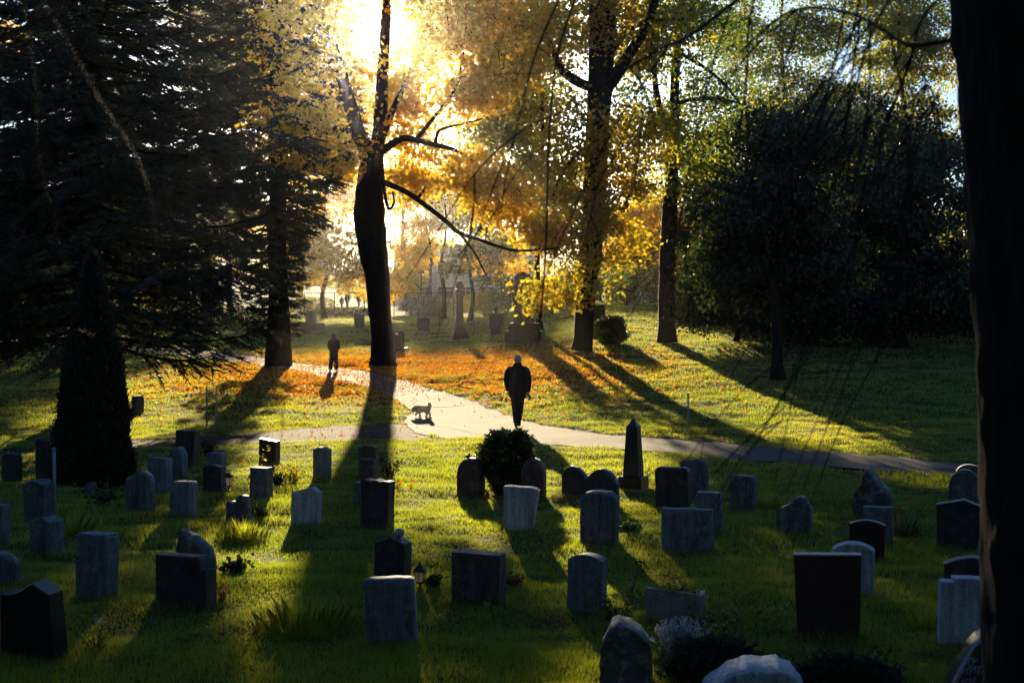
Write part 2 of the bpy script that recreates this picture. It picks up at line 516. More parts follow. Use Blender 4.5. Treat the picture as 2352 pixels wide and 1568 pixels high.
def strip(name, A, B, mat, n, m, zoff, jit):
    a = resample(A, n); b_ = resample(B, n)
    V = []
    for i in range(n):
        for j in range(m):
            t = j / (m - 1)
            p = a[i] * (1 - t) + b_[i] * t
            if j in (0, m - 1):
                p = p + jit * np.array([vnoise(p[0]*1.9, p[1]*1.9, 5) - .5, 2*(vnoise(p[0]*1.9, p[1]*1.9, 6) - .5)])
            V.append((p[0], p[1], 0))
    V = np.array(V)
    V[:, 2] = zmac(V[:, 0], V[:, 1]) + zoff + .012 * (vnoise(V[:, 0] * .9, V[:, 1] * .9, 8) - .5)
    I = (np.arange(n - 1)[:, None] * m + np.arange(m - 1)[None, :]).ravel()
    Q = np.stack([I, I + m, I + m + 1, I + 1], 1)
    return tag(mesh_np(name, V, Q, mat, smooth=True), kind='structure')
strip('path', WF, WN, M['path'], 320, 14, 0.0, .28)
strip('dirt_track', TF, TN, M['gravel'], 160, 8, -.012, .35)
# far pale footway beyond the fence
Vf = []; 
for xx in np.linspace(-19, 16, 40):
    for yy in np.linspace(143, 151, 5):
        Vf.append((xx, yy, float(zmac(xx, yy)) + .10))
I = (np.arange(39)[:, None] * 5 + np.arange(4)[None, :]).ravel()
tag(mesh_np('footpath', np.array(Vf), np.stack([I, I + 5, I + 6, I + 1], 1), M['path']), kind='structure')
# distant hill
hx = np.linspace(-900, 900, 90); hy = np.linspace(650, 1300, 24)
HX, HY = np.meshgrid(hx, hy)
HZ = 2 + 46 * np.sin(np.pi * np.clip((HY - 650) / 650, 0, 1)) * (.75 + .5 * vnoise(HX / 170, HY / 220, 31)) 
I = (np.arange(23)[:, None] * 90 + np.arange(89)[None, :]).ravel()
tag(mesh_np('hills', np.stack([HX.ravel(), HY.ravel(), HZ.ravel()], 1), np.stack([I, I + 1, I + 91, I + 90], 1), M['soil'], smooth=True), kind='structure')

# ------------------------------------------------------------------ grass (nobody could count it): one object
def frustum_pts(n, y0, y1, margin=1.12, p=1.0):
    y = y0 + (y1 - y0) * rng.random(n) ** p
    # uniform in area: width grows with y
    y = np.sqrt(y0 * y0 + (y1 * y1 - y0 * y0) * rng.random(n))
    x = (rng.random(n) * 2 - 1) * y * (1176.0 / F) * margin
    return x, y
stones_fp = []     # footprints kept free of grass, filled by the stones
def blades(x, y, h, wd, lean=.45, zbase=None, rz=None):
    n = len(x)
    z = zg(x, y) - .01 if zbase is None else zbase
    th = rng.random(n) * 6.283 if rz is None else rz
    la = rng.random(n) * 6.283
    ln = lean * h * rng.random(n)
    c, s = np.cos(th) * wd * .5, np.sin(th) * wd * .5
    V = np.empty((n, 3, 3), np.float32)
    V[:, 0] = np.stack([x - c, y - s, z], 1)
    V[:, 1] = np.stack([x + c, y + s, z], 1)
    V[:, 2] = np.stack([x + ln * np.cos(la), y + ln * np.sin(la), z + h], 1)
    return V
def grass_build():
    parts = []; rn = []
    for y0, y1, n, w0, hs in ((9.8,13,150000,.006,1),(13,17,150000,.0075,1),(17,25,200000,.010,1),(25,36,190000,.015,1),(36,52,190000,.022,1.05),(52,80,190000,.034,1.15),(80,122,130000,.05,1.35)):
        x, y = frustum_pts(n, y0, y1)
        keep = ~(on_path(x, y, .4) | on_track(x, y, .45))
        bare = on_track(x, y, .3)
        x, y = x[keep], y[keep]
        tuft = vnoise(x / .42, y / .42, 41) * .6 + vnoise(x / 1.6, y / 1.6, 42) * .6
        h = hs * (.028 + .062 * tuft ** 1.6) * (.7 + .6 * rng.random(len(x)))
        parts.append(blades(x, y, h, w0 * (.7 + .6 * rng.random(len(x)))))
        r = np.clip(.15 + .55 * vnoise(x / 2.7, y / 2.7, 43) + .45 * (rng.random(len(x)) - .5) + .3 * (rng.random(len(x)) > .94), 0, 1)
        rn.append(np.repeat(r, 3))
    V = np.concatenate(parts).reshape(-1, 3)
    mesh = mesh_np('grass', V, np.arange(len(V)).reshape(-1, 3), M['grass'], rnd=np.concatenate(rn))
    tag(mesh, 'short green mown lawn grass between the headstones', 'grass', kind='stuff')
grass_build()

# ------------------------------------------------------------------ leaf-shaped faces
def leaf_faces(Cn, size, up=0.0, seed=None, flat=None, aspect=.7):
    """kite shaped leaves at centres Cn; up>0 tends them to lie flat"""
    n = len(Cn)
    a = rng.normal(size=(n, 3))
    if flat is not None: a[:, 2] *= flat
    a /= np.linalg.norm(a, axis=1)[:, None] + 1e-9
    b_ = rng.normal(size=(n, 3))
    if flat is not None: b_[:, 2] *= flat
    b_ -= a * np.sum(a * b_, 1)[:, None]
    b_ /= np.linalg.norm(b_, axis=1)[:, None] + 1e-9
    s = (np.asarray(size) * (.65 + .7 * rng.random(n)))[:, None]
    V = np.empty((n, 4, 3), np.float32)
    V[:, 0] = Cn - a * s * .5
    V[:, 1] = Cn + a * s * .1 + b_ * s * aspect * .5
    V[:, 2] = Cn + a * s * .55
    V[:, 3] = Cn + a * s * .1 - b_ * s * aspect * .5
    return V.reshape(-1, 3), np.arange(n * 4).reshape(-1, 4)

def litter_build():
    x, y = frustum_pts(1500000, 10, 110)
    dens = (1.0 * np.exp(-(((x + 4.6) / 6.0) ** 2) ** 1.5 - (((y - 52) / 9) ** 2) ** 2)
            + .05 * np.exp(-((x + 11) / 4) ** 2 - ((y - 50) / 8) ** 2)
            + .13 * np.exp(-((x - 3.0) / 3) ** 2 - ((y - 48) / 8) ** 2)
            + .20 * np.exp(-((x - 1) / 3) ** 2 - ((y - 50) / 7) ** 2)
            + .006 * sstep(30, 42, y) + .0012)
    dens *= .45 + 1.1 * vnoise(x / 1.5, y / 1.5, 51) * vnoise(x / .5, y / .5, 52) * 1.7
    dens = np.where(on_path(x, y), dens * np.where(y > 44, .4, .10), dens)
    dens = np.where(on_track(x, y), np.maximum(dens * .4, .05), dens)
    k = rng.random(len(x)) < dens * .62
    x, y = x[k], y[k]
    onp = on_path(x, y) | on_track(x, y)
    z = np.where(onp, zmac(x, y) + .012, zg(x, y) + .035)
    V, Q = leaf_faces(np.stack([x, y, z], 1), np.where(onp, .05, .074), flat=.7, aspect=.9)
    r = np.clip(rng.random(len(x)) * .9 + .1 * (rng.random(len(x)) > .8), 0, 1)
    tag(mesh_np('fallen_leaves', V, Q, M['litter'], rnd=np.repeat(r, 4)), 'orange and yellow fallen maple leaves carpeting the lawn under the trees', 'leaves', kind='stuff')
litter_build()

# ------------------------------------------------------------------ trees
SUNV = np.array(SUN)
def px(pts):
    """[(u, v, y, r_px)] -> world points and radii"""
    W = np.array([P(u, v, y) for u, v, y, r in pts]); R = np.array([r * y / F for u, v, y, r in pts])
    return W, R

def smooth_path(W, R, n):
    W = np.array(W, float); R = np.array(R, float)
    t = np.linspace(0, len(W) - 1, n)
    i = np.clip(np.floor(t).astype(int), 0, len(W) - 2); f = (t - i)[:, None]
    p0 = W[np.clip(i - 1, 0, None)]; p1 = W[i]; p2 = W[i + 1]; p3 = W[np.clip(i + 2, None, len(W) - 1)]
    c = .5 * ((2 * p1) + (-p0 + p2) * f + (2 * p0 - 5 * p1 + 4 * p2 - p3) * f**2 + (-p0 + 3 * p1 - 3 * p2 + p3) * f**3)
    return c, np.interp(t, np.arange(len(R)), R)

def broadleaf(name, label, base, limbs, blobs, leaf, size, bark='bark', group=None, cat='tree', gap=False, twig_r=.018, flare=True):
    root = empty(name, base, label, cat, group)
    base = np.array(base, float)
    tb = MB(); nodes = []
    for k, (W, R) in enumerate(limbs):
        c, r = smooth_path(W, R, max(6, len(W) * 4))
        if k == 0 and flare:
            hh = c[:, 2] - base[2]
            r = r * (1 + .55 * np.exp(-np.clip(hh, 0, None) / .35))
        tb.tube(c - base, r, 14 if r[0] > .15 else 7, wob=.12 if r[0] > .15 else .05)
        nodes.extend(list(c[len(c) // 3:] if k == 0 else c))
    tb.build('trunk', M[bark], root, smooth=True)
    nodes = np.array(nodes)
    tw = MB(); cents = []; 
    for (cc, rr, ncl, lpc, sig) in blobs:
        ncl = int(ncl * 1.7); lpc *= .5; sig *= 1.12
        cc = np.array(cc); rr = np.array(rr)
        d = rng.normal(size=(ncl, 3)); d /= np.linalg.norm(d, axis=1)[:, None]
        rad = rng.random(ncl) ** .45
        cl = cc + d * rad[:, None] * rr
        for q in cl:
            cents.append((q, lpc, sig))
    if cents:
        order = np.argsort([np.min(np.linalg.norm(nodes - q[0], axis=1)) for q in cents])
        for oi in order:
            q = cents[oi][0]
            dist = np.linalg.norm(nodes - q, axis=1) + .35 * np.clip(nodes[:, 2] - q[2], 0, None)
            s = nodes[np.argmin(dist)]
            mid = (s + q) / 2 + np.array([0, 0, .10]) * np.linalg.norm(q - s) + rng.normal(size=3) * .06 * np.linalg.norm(q - s)
            c, r = smooth_path([s, mid, q], [twig_r, twig_r * .65, twig_r * .25], 6)
            tw.tube(c - base, r, 4, cap=False)
            nodes = np.concatenate([nodes, c[2:]])
        tw.build('branches', M[bark], root)
        Ls = []
        for q, lpc, sig in cents:
            n = max(3, int(lpc * 3.0 * (.5 + rng.random())))
            off = rng.normal(size=(n, 3)) * np.array([1, 1, .55]) * sig
            Ls.append(q + off)
        L = np.concatenate(Ls)
        if gap:      # the crown is open where the sun breaks through
            dirs = L - np.array([0, 0, CAMZ]); dirs /= np.linalg.norm(dirs, axis=1)[:, None]
            ang = np.degrees(np.arccos(np.clip(dirs @ SUNV, -1, 1)))
            L = L[rng.random(len(L)) < np.clip((ang - .45) / 1.3, .02, 1)]
        Vv, Q = leaf_faces(L - base, size * 1.28)
        tone = np.clip(.5 + .22 * rng.normal(size=len(L)) + .5 * (vnoise(L[:, 0] * .5 + 31, L[:, 2] * .5 + L[:, 1] * .3, 61) - .5), 0, 1)
        mesh_np('crown', Vv, Q, M[leaf], root, rnd=np.repeat(tone, 4))
    return root

def blob(u, v, y, ru, rv, ry, n, lpc=40, sig=.45):
    return (P(u, v, y), (ru * y / F, ry, rv * y / F), n, lpc, sig)

# the forked maple the sun stands behind
b = G(880, 838); yM = float(b[1])
limbs = [px([(880,838,yM,33),(880,812,yM,29),(878,770,yM,26),(873,720,yM,26),(868,670,yM,27),(864,620,yM,29.5),(857,570,yM,33),(850,520,yM,36.5),(848,480,yM,36),(848,440,yM,31),(850,400,yM,25.5),(854,362,yM,25),(858,335,yM,22)]),
         px([(850,372,yM,20),(826,312,yM-.3,18),(805,250,yM-.6,16),(790,190,yM-1,15),(770,130,yM-1.3,14),(745,60,yM-1.6,13),(730,-20,yM-2,12),(700,-160,yM-2,8)]),
         px([(862,372,yM,18),(871,300,yM+.3,15.5),(876,220,yM+.4,14.5),(880,150,yM+.6,13.5),(885,60,yM+1,12.5),(890,-40,yM+1,11),(910,-200,yM+1,6)]),
         px([(872,350,yM,10),(920,320,yM-.6,8),(955,322,yM-1,7),(1000,333,yM-1.5,6),(1045,345,yM-2,4),(1090,370,yM-2,2.5)]),
         px([(955,322,yM-1,6),(985,285,yM-1,5),(1020,240,yM-1.2,4),(1050,195,yM-1.4,3),(1065,120,yM-1.5,2)]),
         px([(872,415,yM,7),(930,440,yM-.5,6.5),(975,470,yM-1,6),(1020,505,yM-1.5,5.4),(1055,535,yM-2,5),(1100,550,yM-2.4,4),(1180,575,yM-3,3),(1280,570,yM-3,2)]),
         px([(876,350,yM,4),(882,430,yM-.6,4),(892,478,yM-.8,3.4),(905,466,yM-.9,2.6),(902,440,yM-1,2)]),
         px([(868,350,yM+.2,9),(900,260,yM+.6,7.5),(945,160,yM+.9,6.5),(985,60,yM+1.2,5.5),(1020,-60,yM+1.3,4)]),
         px([(812,275,yM-.4,8),(775,215,yM-.2,6),(720,165,yM,5),(650,120,yM+.2,3.5),(590,100,yM+.2,2)]),
         px([(1000,333,yM-1.5,5),(1010,300,yM-1.2,3.5),(1060,285,yM-1,2.6),(1120,270,yM-1,1.6)]),
         px([(960,455,yM-.8,4.5),(990,420,yM-.6,3),(1040,395,yM-.5,2),(1100,390,yM-.5,1.4)]),
         px([(1055,535,yM-2,3.5),(1090,580,yM-2,2.4),(1120,640,yM-2,1.6)]),
         px([(830,330,yM,5),(790,330,yM-.4,4),(740,350,yM-.8,3),(700,385,yM-1,2)])]
crowns = [blob(740,60,yM-1,170,150,3.4,70,50,.36), blob(1050,10,yM-1,150,95,3.0,60,50,.36), blob(880,-120,yM,260,120,4,60,45,.4), blob(1130,120,yM-1.5,110,140,2.6,44,45,.34),
          blob(1085,215,yM-1,75,70,1.8,22,50,.32), blob(690,280,yM-.4,110,120,2.4,46,50,.34), blob(930,230,yM+1.2,90,80,2,12,26,.36), blob(780,250,yM+1,80,90,2,16,28,.36),
          blob(820,330,yM+1.6,90,90,2.2,14,26,.36), blob(945,300,yM+1.6,80,80,2.2,12,26,.36), blob(790,150,yM+1.5,90,90,1.6,20,45,.3), blob(945,180,yM+1.5,80,100,2.2,22,34,.36), blob(1000,100,yM+.5,80,80,2,20,38,.34), blob(950,60,yM+1.4,60,60,1.8,16,36,.34), blob(935,400,yM+1,50,40,1.4,8,36,.32), blob(790,90,yM+.6,60,80,2,14,36,.34), blob(870,250,yM+1.6,100,110,2.2,14,24,.38), blob(880,130,yM+1.8,130,90,2.4,16,24,.38), blob(960,440,yM+1,60,40,1.2,8,30,.3), blob(1060,400,yM-2,100,50,1.6,14,45,.3), blob(1170,470,yM-2,100,55,1.6,16,40,.3), blob(1250,530,yM-2.4,90,50,1.4,14,40,.3), blob(1110,420,yM-1.6,70,40,1.4,8,40,.3), blob(760,370,yM,80,45,1.4,14,45,.3), blob(960,350,yM+.8,60,40,1.2,8,40,.3)]
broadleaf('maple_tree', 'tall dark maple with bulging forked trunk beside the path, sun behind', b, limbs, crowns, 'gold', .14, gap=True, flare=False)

# big tree right of it
b = G(1336, 806); y2 = float(b[1])
limbs = [px([(1336,806,y2,26),(1340,770,y2,22),(1344,700,y2,22),(1352,640,y2,23),(1357,560,y2,26),(1364,480,y2,26.5),(1367,400,y2,26.5),(1372,300,y2,27),(1378,200,y2,28),(1382,100,y2,30),(1385,0,y2,30),(1388,-140,y2,22)]),
         px([(1385,210,y2,16),(1420,165,y2-.4,15),(1455,110,y2-.8,12),(1490,50,y2-1,10),(1515,-40,y2-1,8)]),
         px([(1372,205,y2,12),(1330,190,y2-.3,11),(1298,168,y2-.5,10),(1285,150,y2-.6,8),(1250,70,y2-1,5)]),
         px([(1375,482,y2,6),(1410,478,y2-.4,5.5),(1437,476,y2-.6,5),(1443,452,y2-.7,4),(1470,432,y2-.8,4),(1520,420,y2-1,2.5)]),
         px([(1372,330,y2,6),(1330,350,y2-.5,5),(1290,400,y2-.8,3.4),(1270,450,y2-1,2)]),
         px([(1395,130,y2,8),(1460,60,y2+.4,6),(1540,45,y2+.5,5),(1620,30,y2+.5,3)])]
crowns = [blob(1260,70,y2,150,130,3,40,55,.42), blob(1470,60,y2,150,110,3,38,50,.42), blob(1300,330,y2-1,90,120,1.6,22,50,.38), blob(1460,330,y2-1,110,90,1.8,26,50,.38),
          blob(1320,640,y2-1.2,80,70,1.2,12,34,.36), blob(1290,560,y2-1,70,70,1,12,45,.3), blob(1255,690,y2-.6,60,50,.9,8,30,.34), blob(1420,560,y2-.8,60,70,1,10,40,.3), blob(1360,500,y2-1.4,70,70,1.2,12,45,.3), blob(1450,430,y2-1.2,80,60,1.3,12,40,.3)]
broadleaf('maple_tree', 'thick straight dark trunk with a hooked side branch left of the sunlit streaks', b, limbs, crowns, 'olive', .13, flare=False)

b = G(1532, 786); y3 = float(b[1])
limbs = [px([(1532,786,y3,24),(1532,740,y3,20),(1531,690,y3,19),(1533,600,y3,18.5),(1537,500,y3,17.5),(1543,400,y3,15),(1547,330,y3,14),(1548,250,y3,11),(1552,150,y3,10),(1560,50,y3,9),(1575,-80,y3,7)]),
         px([(1544,350,y3,9),(1522,280,y3-.3,8),(1506,200,y3-.5,7),(1500,110,y3-.7,6),(1490,0,y3-.7,4)]),
         px([(1550,240,y3,5),(1590,228,y3-.4,4.5),(1640,226,y3-.8,4),(1690,235,y3-1,2.5)]),
         px([(1555,120,y3,5),(1610,150,y3-.5,4),(1660,190,y3-.8,3),(1700,240,y3-1,2)])]
crowns = [blob(1560,60,y3,170,120,3,44,50,.42), blob(1640,260,y3,130,100,2.2,30,50,.4), blob(1470,240,y3,100,110,2,20,45,.4), blob(1600,420,y3,110,90,2,24,50,.4)]
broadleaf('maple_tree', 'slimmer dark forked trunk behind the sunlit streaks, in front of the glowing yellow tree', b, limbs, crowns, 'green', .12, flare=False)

# trees further back: (name, label, u, y, trunk r, top v, crown blobs, leaf, size)
def back_tree(name, label, u, y, tr, vtop, blobs, leaf, size, lean=0, group='trees beyond the lawn', gap=False, zb=None):
    x = P(u, 700, y)[0]
    base = np.array([x, y, float(zmac(x, y))])
    vb = 690 + (CAMZ - base[2]) * F / y
    pts = [(u + lean * t, vb + (vtop - vb) * t, y, tr * (1 - .75 * t)) for t in np.linspace(0, 1, 6)]
    pts = [(a + (7 * math.sin(i * 1.9 + u) if 0 < i else 0), b_, c_, d_) for i, (a, b_, c_, d_) in enumerate(pts)]
    return broadleaf(name, label, base, [px(pts)], blobs, leaf, size, group=group, gap=gap)

back_tree('maple_tree', 'low orange-yellow maple glowing behind the left side of the forked trunk', 745, 112, 6, 470,
          [blob(720,600,112,95,75,2.2,34,26,.42), blob(800,560,111,90,90,2.2,28,26,.42), blob(860,650,112,90,45,1.6,18,34,.36), blob(690,520,112,60,60,1.8,14,30,.4)], 'gold', .26)
back_tree('maple_tree', 'golden maple crown hanging low to the right of the forked trunk', 985, 150, 4, 380,
          [blob(955,560,150,55,70,2.6,24,60,.48), blob(930,650,128,45,40,1.8,12,50,.38), blob(1010,470,150,90,90,3,36,60,.52), blob(1140,590,140,70,60,2.4,24,55,.46)], 'gold', .25)
back_tree('ash_tree', 'slim green young tree behind the ball-topped column', 1080, 104, 5.5, 470,
          [blob(1090,540,104,75,80,2.2,26,45,.44), blob(1140,640,104,45,50,1.6,8,40,.4), blob(1060,620,103,40,24,1.2,4,40,.36)], 'green', .18)
back_tree('maple_tree', 'grey trunk standing at the fence left of the column', 1019, 113, 5.5, 430,
          [blob(1040,425,160,110,70,3.4,26,60,.6), blob(1120,450,160,100,80,3.4,30,60,.6)], 'goldgreen', .27)
back_tree('maple_tree', 'tall golden maple under the sun, left of the forked trunk', 690, 152, 6, 30,
          [blob(740,430,155,110,90,4.4,44,55,.62), blob(620,150,152,120,110,5,30,60,.66), blob(660,500,155,90,70,3.6,24,50,.6)], 'gold', .27, gap=True)
back_tree('maple_tree', 'tall golden maple right of the sun', 930, 156, 6, 330,
          [blob(960,420,156,100,80,4.2,40,60,.6), blob(850,430,156,80,70,3.6,24,50,.6)], 'gold', .27, gap=True)
back_tree('maple_tree', 'broad yellow-green maple between the low branch and the thick trunk', 1240, 66, 7, -20,
          [blob(1190,230,66,110,130,2.6,54,60,.34), blob(1255,440,64,110,100,2.2,40,60,.34), blob(1130,310,66,80,60,2,22,55,.34), blob(1220,60,66,130,100,2.6,34,55,.34), blob(1200,480,150,110,100,4,40,60,.6)], 'goldgreen', .14)
back_tree('maple_tree', 'bright yellow spreading tree glowing between the two dark trunks', 1500, 94, 6, 500,
          [blob(1470,560,94,85,90,2.2,46,75,.36), blob(1450,640,94,75,50,1.8,24,65,.34), blob(1570,560,94,70,80,2.2,24,60,.36), blob(1500,470,94,70,40,2,16,55,.36)], 'gold', .16)
back_tree('maple_tree', 'tall green tree filling the sky left of the dark conifers', 530, 116, 7, -60,
          [blob(560,120,116,110,130,4,40,60,.55), blob(480,30,116,110,100,4,28,55,.55)], 'goldgreen', .21)
back_tree('maple_tree', 'orange tree glimpsed low through the dark conifer branches', 110, 100, 6, 480,
          [blob(120,540,100,110,70,2.4,30,60,.42), blob(330,640,104,120,60,2.6,26,55,.42)], 'gold', .18)
back_tree('maple_tree', 'orange tree glimpsed at the left edge high behind the conifers', -20, 104, 6, 60,
          [blob(20,90,104,70,50,2,12,50,.42), blob(10,420,104,80,50,2,12,50,.42)], 'gold', .18)
# right hand side: dark broadleaves over the bank
GR = 'dark trees over the bank on the far side of the path'
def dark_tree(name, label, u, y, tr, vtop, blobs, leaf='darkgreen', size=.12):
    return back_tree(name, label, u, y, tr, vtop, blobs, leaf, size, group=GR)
bR = G(1786, 872)
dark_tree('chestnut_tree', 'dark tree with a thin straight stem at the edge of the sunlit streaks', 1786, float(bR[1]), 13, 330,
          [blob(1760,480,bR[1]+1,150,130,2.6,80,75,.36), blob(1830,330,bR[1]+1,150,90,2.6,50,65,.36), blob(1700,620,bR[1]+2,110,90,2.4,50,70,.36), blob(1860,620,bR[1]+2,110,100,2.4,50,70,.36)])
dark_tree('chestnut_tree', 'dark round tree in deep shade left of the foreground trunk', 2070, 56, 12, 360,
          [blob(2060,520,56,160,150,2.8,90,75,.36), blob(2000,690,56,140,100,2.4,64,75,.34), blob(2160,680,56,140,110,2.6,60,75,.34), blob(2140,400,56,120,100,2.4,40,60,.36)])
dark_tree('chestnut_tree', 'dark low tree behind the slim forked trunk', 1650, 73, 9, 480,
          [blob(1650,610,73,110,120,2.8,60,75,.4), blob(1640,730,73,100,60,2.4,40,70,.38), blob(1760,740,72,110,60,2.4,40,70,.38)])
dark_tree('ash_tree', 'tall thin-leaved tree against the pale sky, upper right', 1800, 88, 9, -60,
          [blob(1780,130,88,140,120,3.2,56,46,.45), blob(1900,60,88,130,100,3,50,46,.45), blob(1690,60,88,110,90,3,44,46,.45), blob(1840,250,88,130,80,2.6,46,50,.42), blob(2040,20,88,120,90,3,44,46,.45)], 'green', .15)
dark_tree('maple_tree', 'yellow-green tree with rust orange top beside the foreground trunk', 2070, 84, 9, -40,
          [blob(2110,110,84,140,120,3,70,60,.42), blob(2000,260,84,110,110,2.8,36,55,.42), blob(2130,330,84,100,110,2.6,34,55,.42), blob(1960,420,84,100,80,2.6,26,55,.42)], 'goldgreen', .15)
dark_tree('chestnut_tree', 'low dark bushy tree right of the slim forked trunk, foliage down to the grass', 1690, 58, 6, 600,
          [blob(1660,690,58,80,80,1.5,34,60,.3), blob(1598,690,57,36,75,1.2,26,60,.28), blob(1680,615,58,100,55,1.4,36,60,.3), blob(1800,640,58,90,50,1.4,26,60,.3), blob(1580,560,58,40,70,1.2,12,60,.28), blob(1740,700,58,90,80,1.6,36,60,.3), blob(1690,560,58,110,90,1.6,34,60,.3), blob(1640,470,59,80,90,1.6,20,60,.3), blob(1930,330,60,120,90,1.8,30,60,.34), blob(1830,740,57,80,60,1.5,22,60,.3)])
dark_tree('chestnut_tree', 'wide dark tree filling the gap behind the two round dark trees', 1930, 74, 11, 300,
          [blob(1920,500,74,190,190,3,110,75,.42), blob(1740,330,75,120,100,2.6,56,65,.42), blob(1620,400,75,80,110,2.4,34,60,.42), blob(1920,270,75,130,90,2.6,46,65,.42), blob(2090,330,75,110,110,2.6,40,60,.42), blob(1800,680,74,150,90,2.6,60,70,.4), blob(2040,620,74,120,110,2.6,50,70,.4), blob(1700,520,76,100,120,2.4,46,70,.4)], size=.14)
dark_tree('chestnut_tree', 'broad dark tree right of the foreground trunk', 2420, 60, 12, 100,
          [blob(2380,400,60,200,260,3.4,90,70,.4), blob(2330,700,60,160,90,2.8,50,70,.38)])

# ---- conifers
def conifer(name, label, base, H, h0, rad, nb, L_n, trunk_r, nlen, nwid, droop=.18, tip=.22, group='dark conifers on the left', top=True, lpt=32):
    nb = int(nb * 1.5); L_n *= 1.5; nlen *= .85; nwid *= .68
    root = empty(name, base, label, 'tree', group)
    tb = MB()
    hs = np.linspace(0, H, 12)
    tb.tube([(0.05 * math.sin(h), .05 * math.cos(h * .7), h) for h in hs], [trunk_r * (1 - .93 * h / H) * (1 + .25 * math.exp(-h / .3)) for h in hs], 12, wob=.1)
    tb.build('trunk', M['bark'], root, smooth=True)
    br = MB(); Cs = []; Ds = []
    for k in range(nb):
        h = h0 + (H - h0) * (k + rng.random()) / nb
        az = k * 2.39996 + rng.normal() * .25
        L = rad(h) * (.72 + .4 * rng.random())
        t = np.linspace(0, 1, 7)
        r = L * t
        dz = -droop * L * t * (1.3 - .3 * t) + tip * L * t ** 3 + rng.normal() * .06 * L * t
        bx, by = np.cos(az) * r, np.sin(az) * r
        side = rng.normal() * .10 * L * t * t
        pts = np.stack([bx - np.sin(az) * side, by + np.cos(az) * side, h + dz], 1)
        br.tube(pts, np.linspace(.035 + .008 * L, .006, 7), 4, cap=False)
        nt_ = int(L_n * L)
        tt = .12 + .88 * rng.random(nt_) ** .8
        org = np.stack([np.interp(tt, t, pts[:, q]) for q in range(3)], 1)
        sgn = np.where(rng.random(nt_) < .5, -1, 1)
        ang = az + sgn * (.75 + .35 * rng.random(nt_))
        tl = (.16 + .30 * (1 - tt)) * L * (.6 + .6 * rng.random(nt_)) + .12
        dirs = np.stack([np.cos(ang), np.sin(ang), -.12 - .22 * rng.random(nt_)], 1)
        s = rng.random((nt_, lpt))
        c = org[:, None, :] + dirs[:, None, :] * (tl[:, None] * s)[:, :, None]
        c[:, :, 2] -= .10 * (tl[:, None] * s) ** 2
        dd = dirs[:, None, :] + rng.normal(size=(nt_, lpt, 3)) * np.array([.45, .45, .35])
        Cs.append(c.reshape(-1, 3)); Ds.append(dd.reshape(-1, 3))
    br.build('branches', M['bark'], root)
    Cc = np.concatenate(Cs); Dd = np.concatenate(Ds)
    Dd /= np.linalg.norm(Dd, axis=1)[:, None]
    sd = np.cross(Dd, rng.normal(size=Dd.shape)); sd /= np.linalg.norm(sd, axis=1)[:, None] + 1e-9
    n = len(Cc)
    ln = nlen * (.6 + .8 * rng.random(n))[:, None]; wd = nwid * (.7 + .6 * rng.random(n))[:, None]
    V = np.empty((n, 4, 3), np.float32)
    V[:, 0] = Cc - Dd * ln * .3; V[:, 1] = Cc + sd * wd * .5 + Dd * ln * .1; V[:, 2] = Cc + Dd * ln * .7; V[:, 3] = Cc - sd * wd * .5 + Dd * ln * .1
    mesh_np('needles', V.reshape(-1, 3), np.arange(n * 4).reshape(-1, 4), M['needle'], root, rnd=np.repeat(rng.random(n), 4))
    return root

bB = G(214, 955)
conifer('fir_tree', 'large near fir with wide drooping boughs behind the columnar cypress', bB, 19, 2.0, lambda h: 4.9 * min(1, (h - .6) / 1.6) * (1 - max(0, h - 7) / 13.5), 190, 7, .38, .24, .05)
bA = G(640, 838)
conifer('fir_tree', 'tall fir with feathery boughs left of the long-haired person on the path', bA, 27, 1.2, lambda h: (1.1 + 2.0 * min(1, max(0, (h - 3.5) / 5))) * (1 - max(0, h - 12) / 18) + (1.3 if (int(h * 5.3) % 9) == 0 and h < 9 else 0), 210, 7, .42, .32, .07)
xD = P(290, 700, 84)[0]
conifer('fir_tree', 'dark fir far back between the two large firs', (xD, 84, float(zmac(xD, 84))), 26, 3.5, lambda h: 4.1 * (1 - max(0, h - 8) / 22), 150, 6, .4, .42, .09)
xD = P(-130, 700, 52)[0]
conifer('fir_tree', 'dark fir at the left edge of the view', (xD, 52, float(zmac(xD, 52))), 24, 1.6, lambda h: 5.0 * (1 - max(0, h - 7) / 20), 150, 6, .42, .34, .07)
xD = P(180, 700, 92)[0]
conifer('fir_tree', 'tall dark fir behind the near fir', (xD, 92, float(zmac(xD, 92))), 29, 4.5, lambda h: 4.6 * (1 - max(0, h - 9) / 23), 130, 6, .4, .45, .10)

xD = P(475, 700, 100)[0]
conifer('fir_tree', 'slim dark fir far behind the gap between the two large firs', (xD, 100, float(zmac(xD, 100))), 31, 5, lambda h: 3.8 * (1 - max(0, h - 10) / 25), 130, 6, .4, .5, .11)

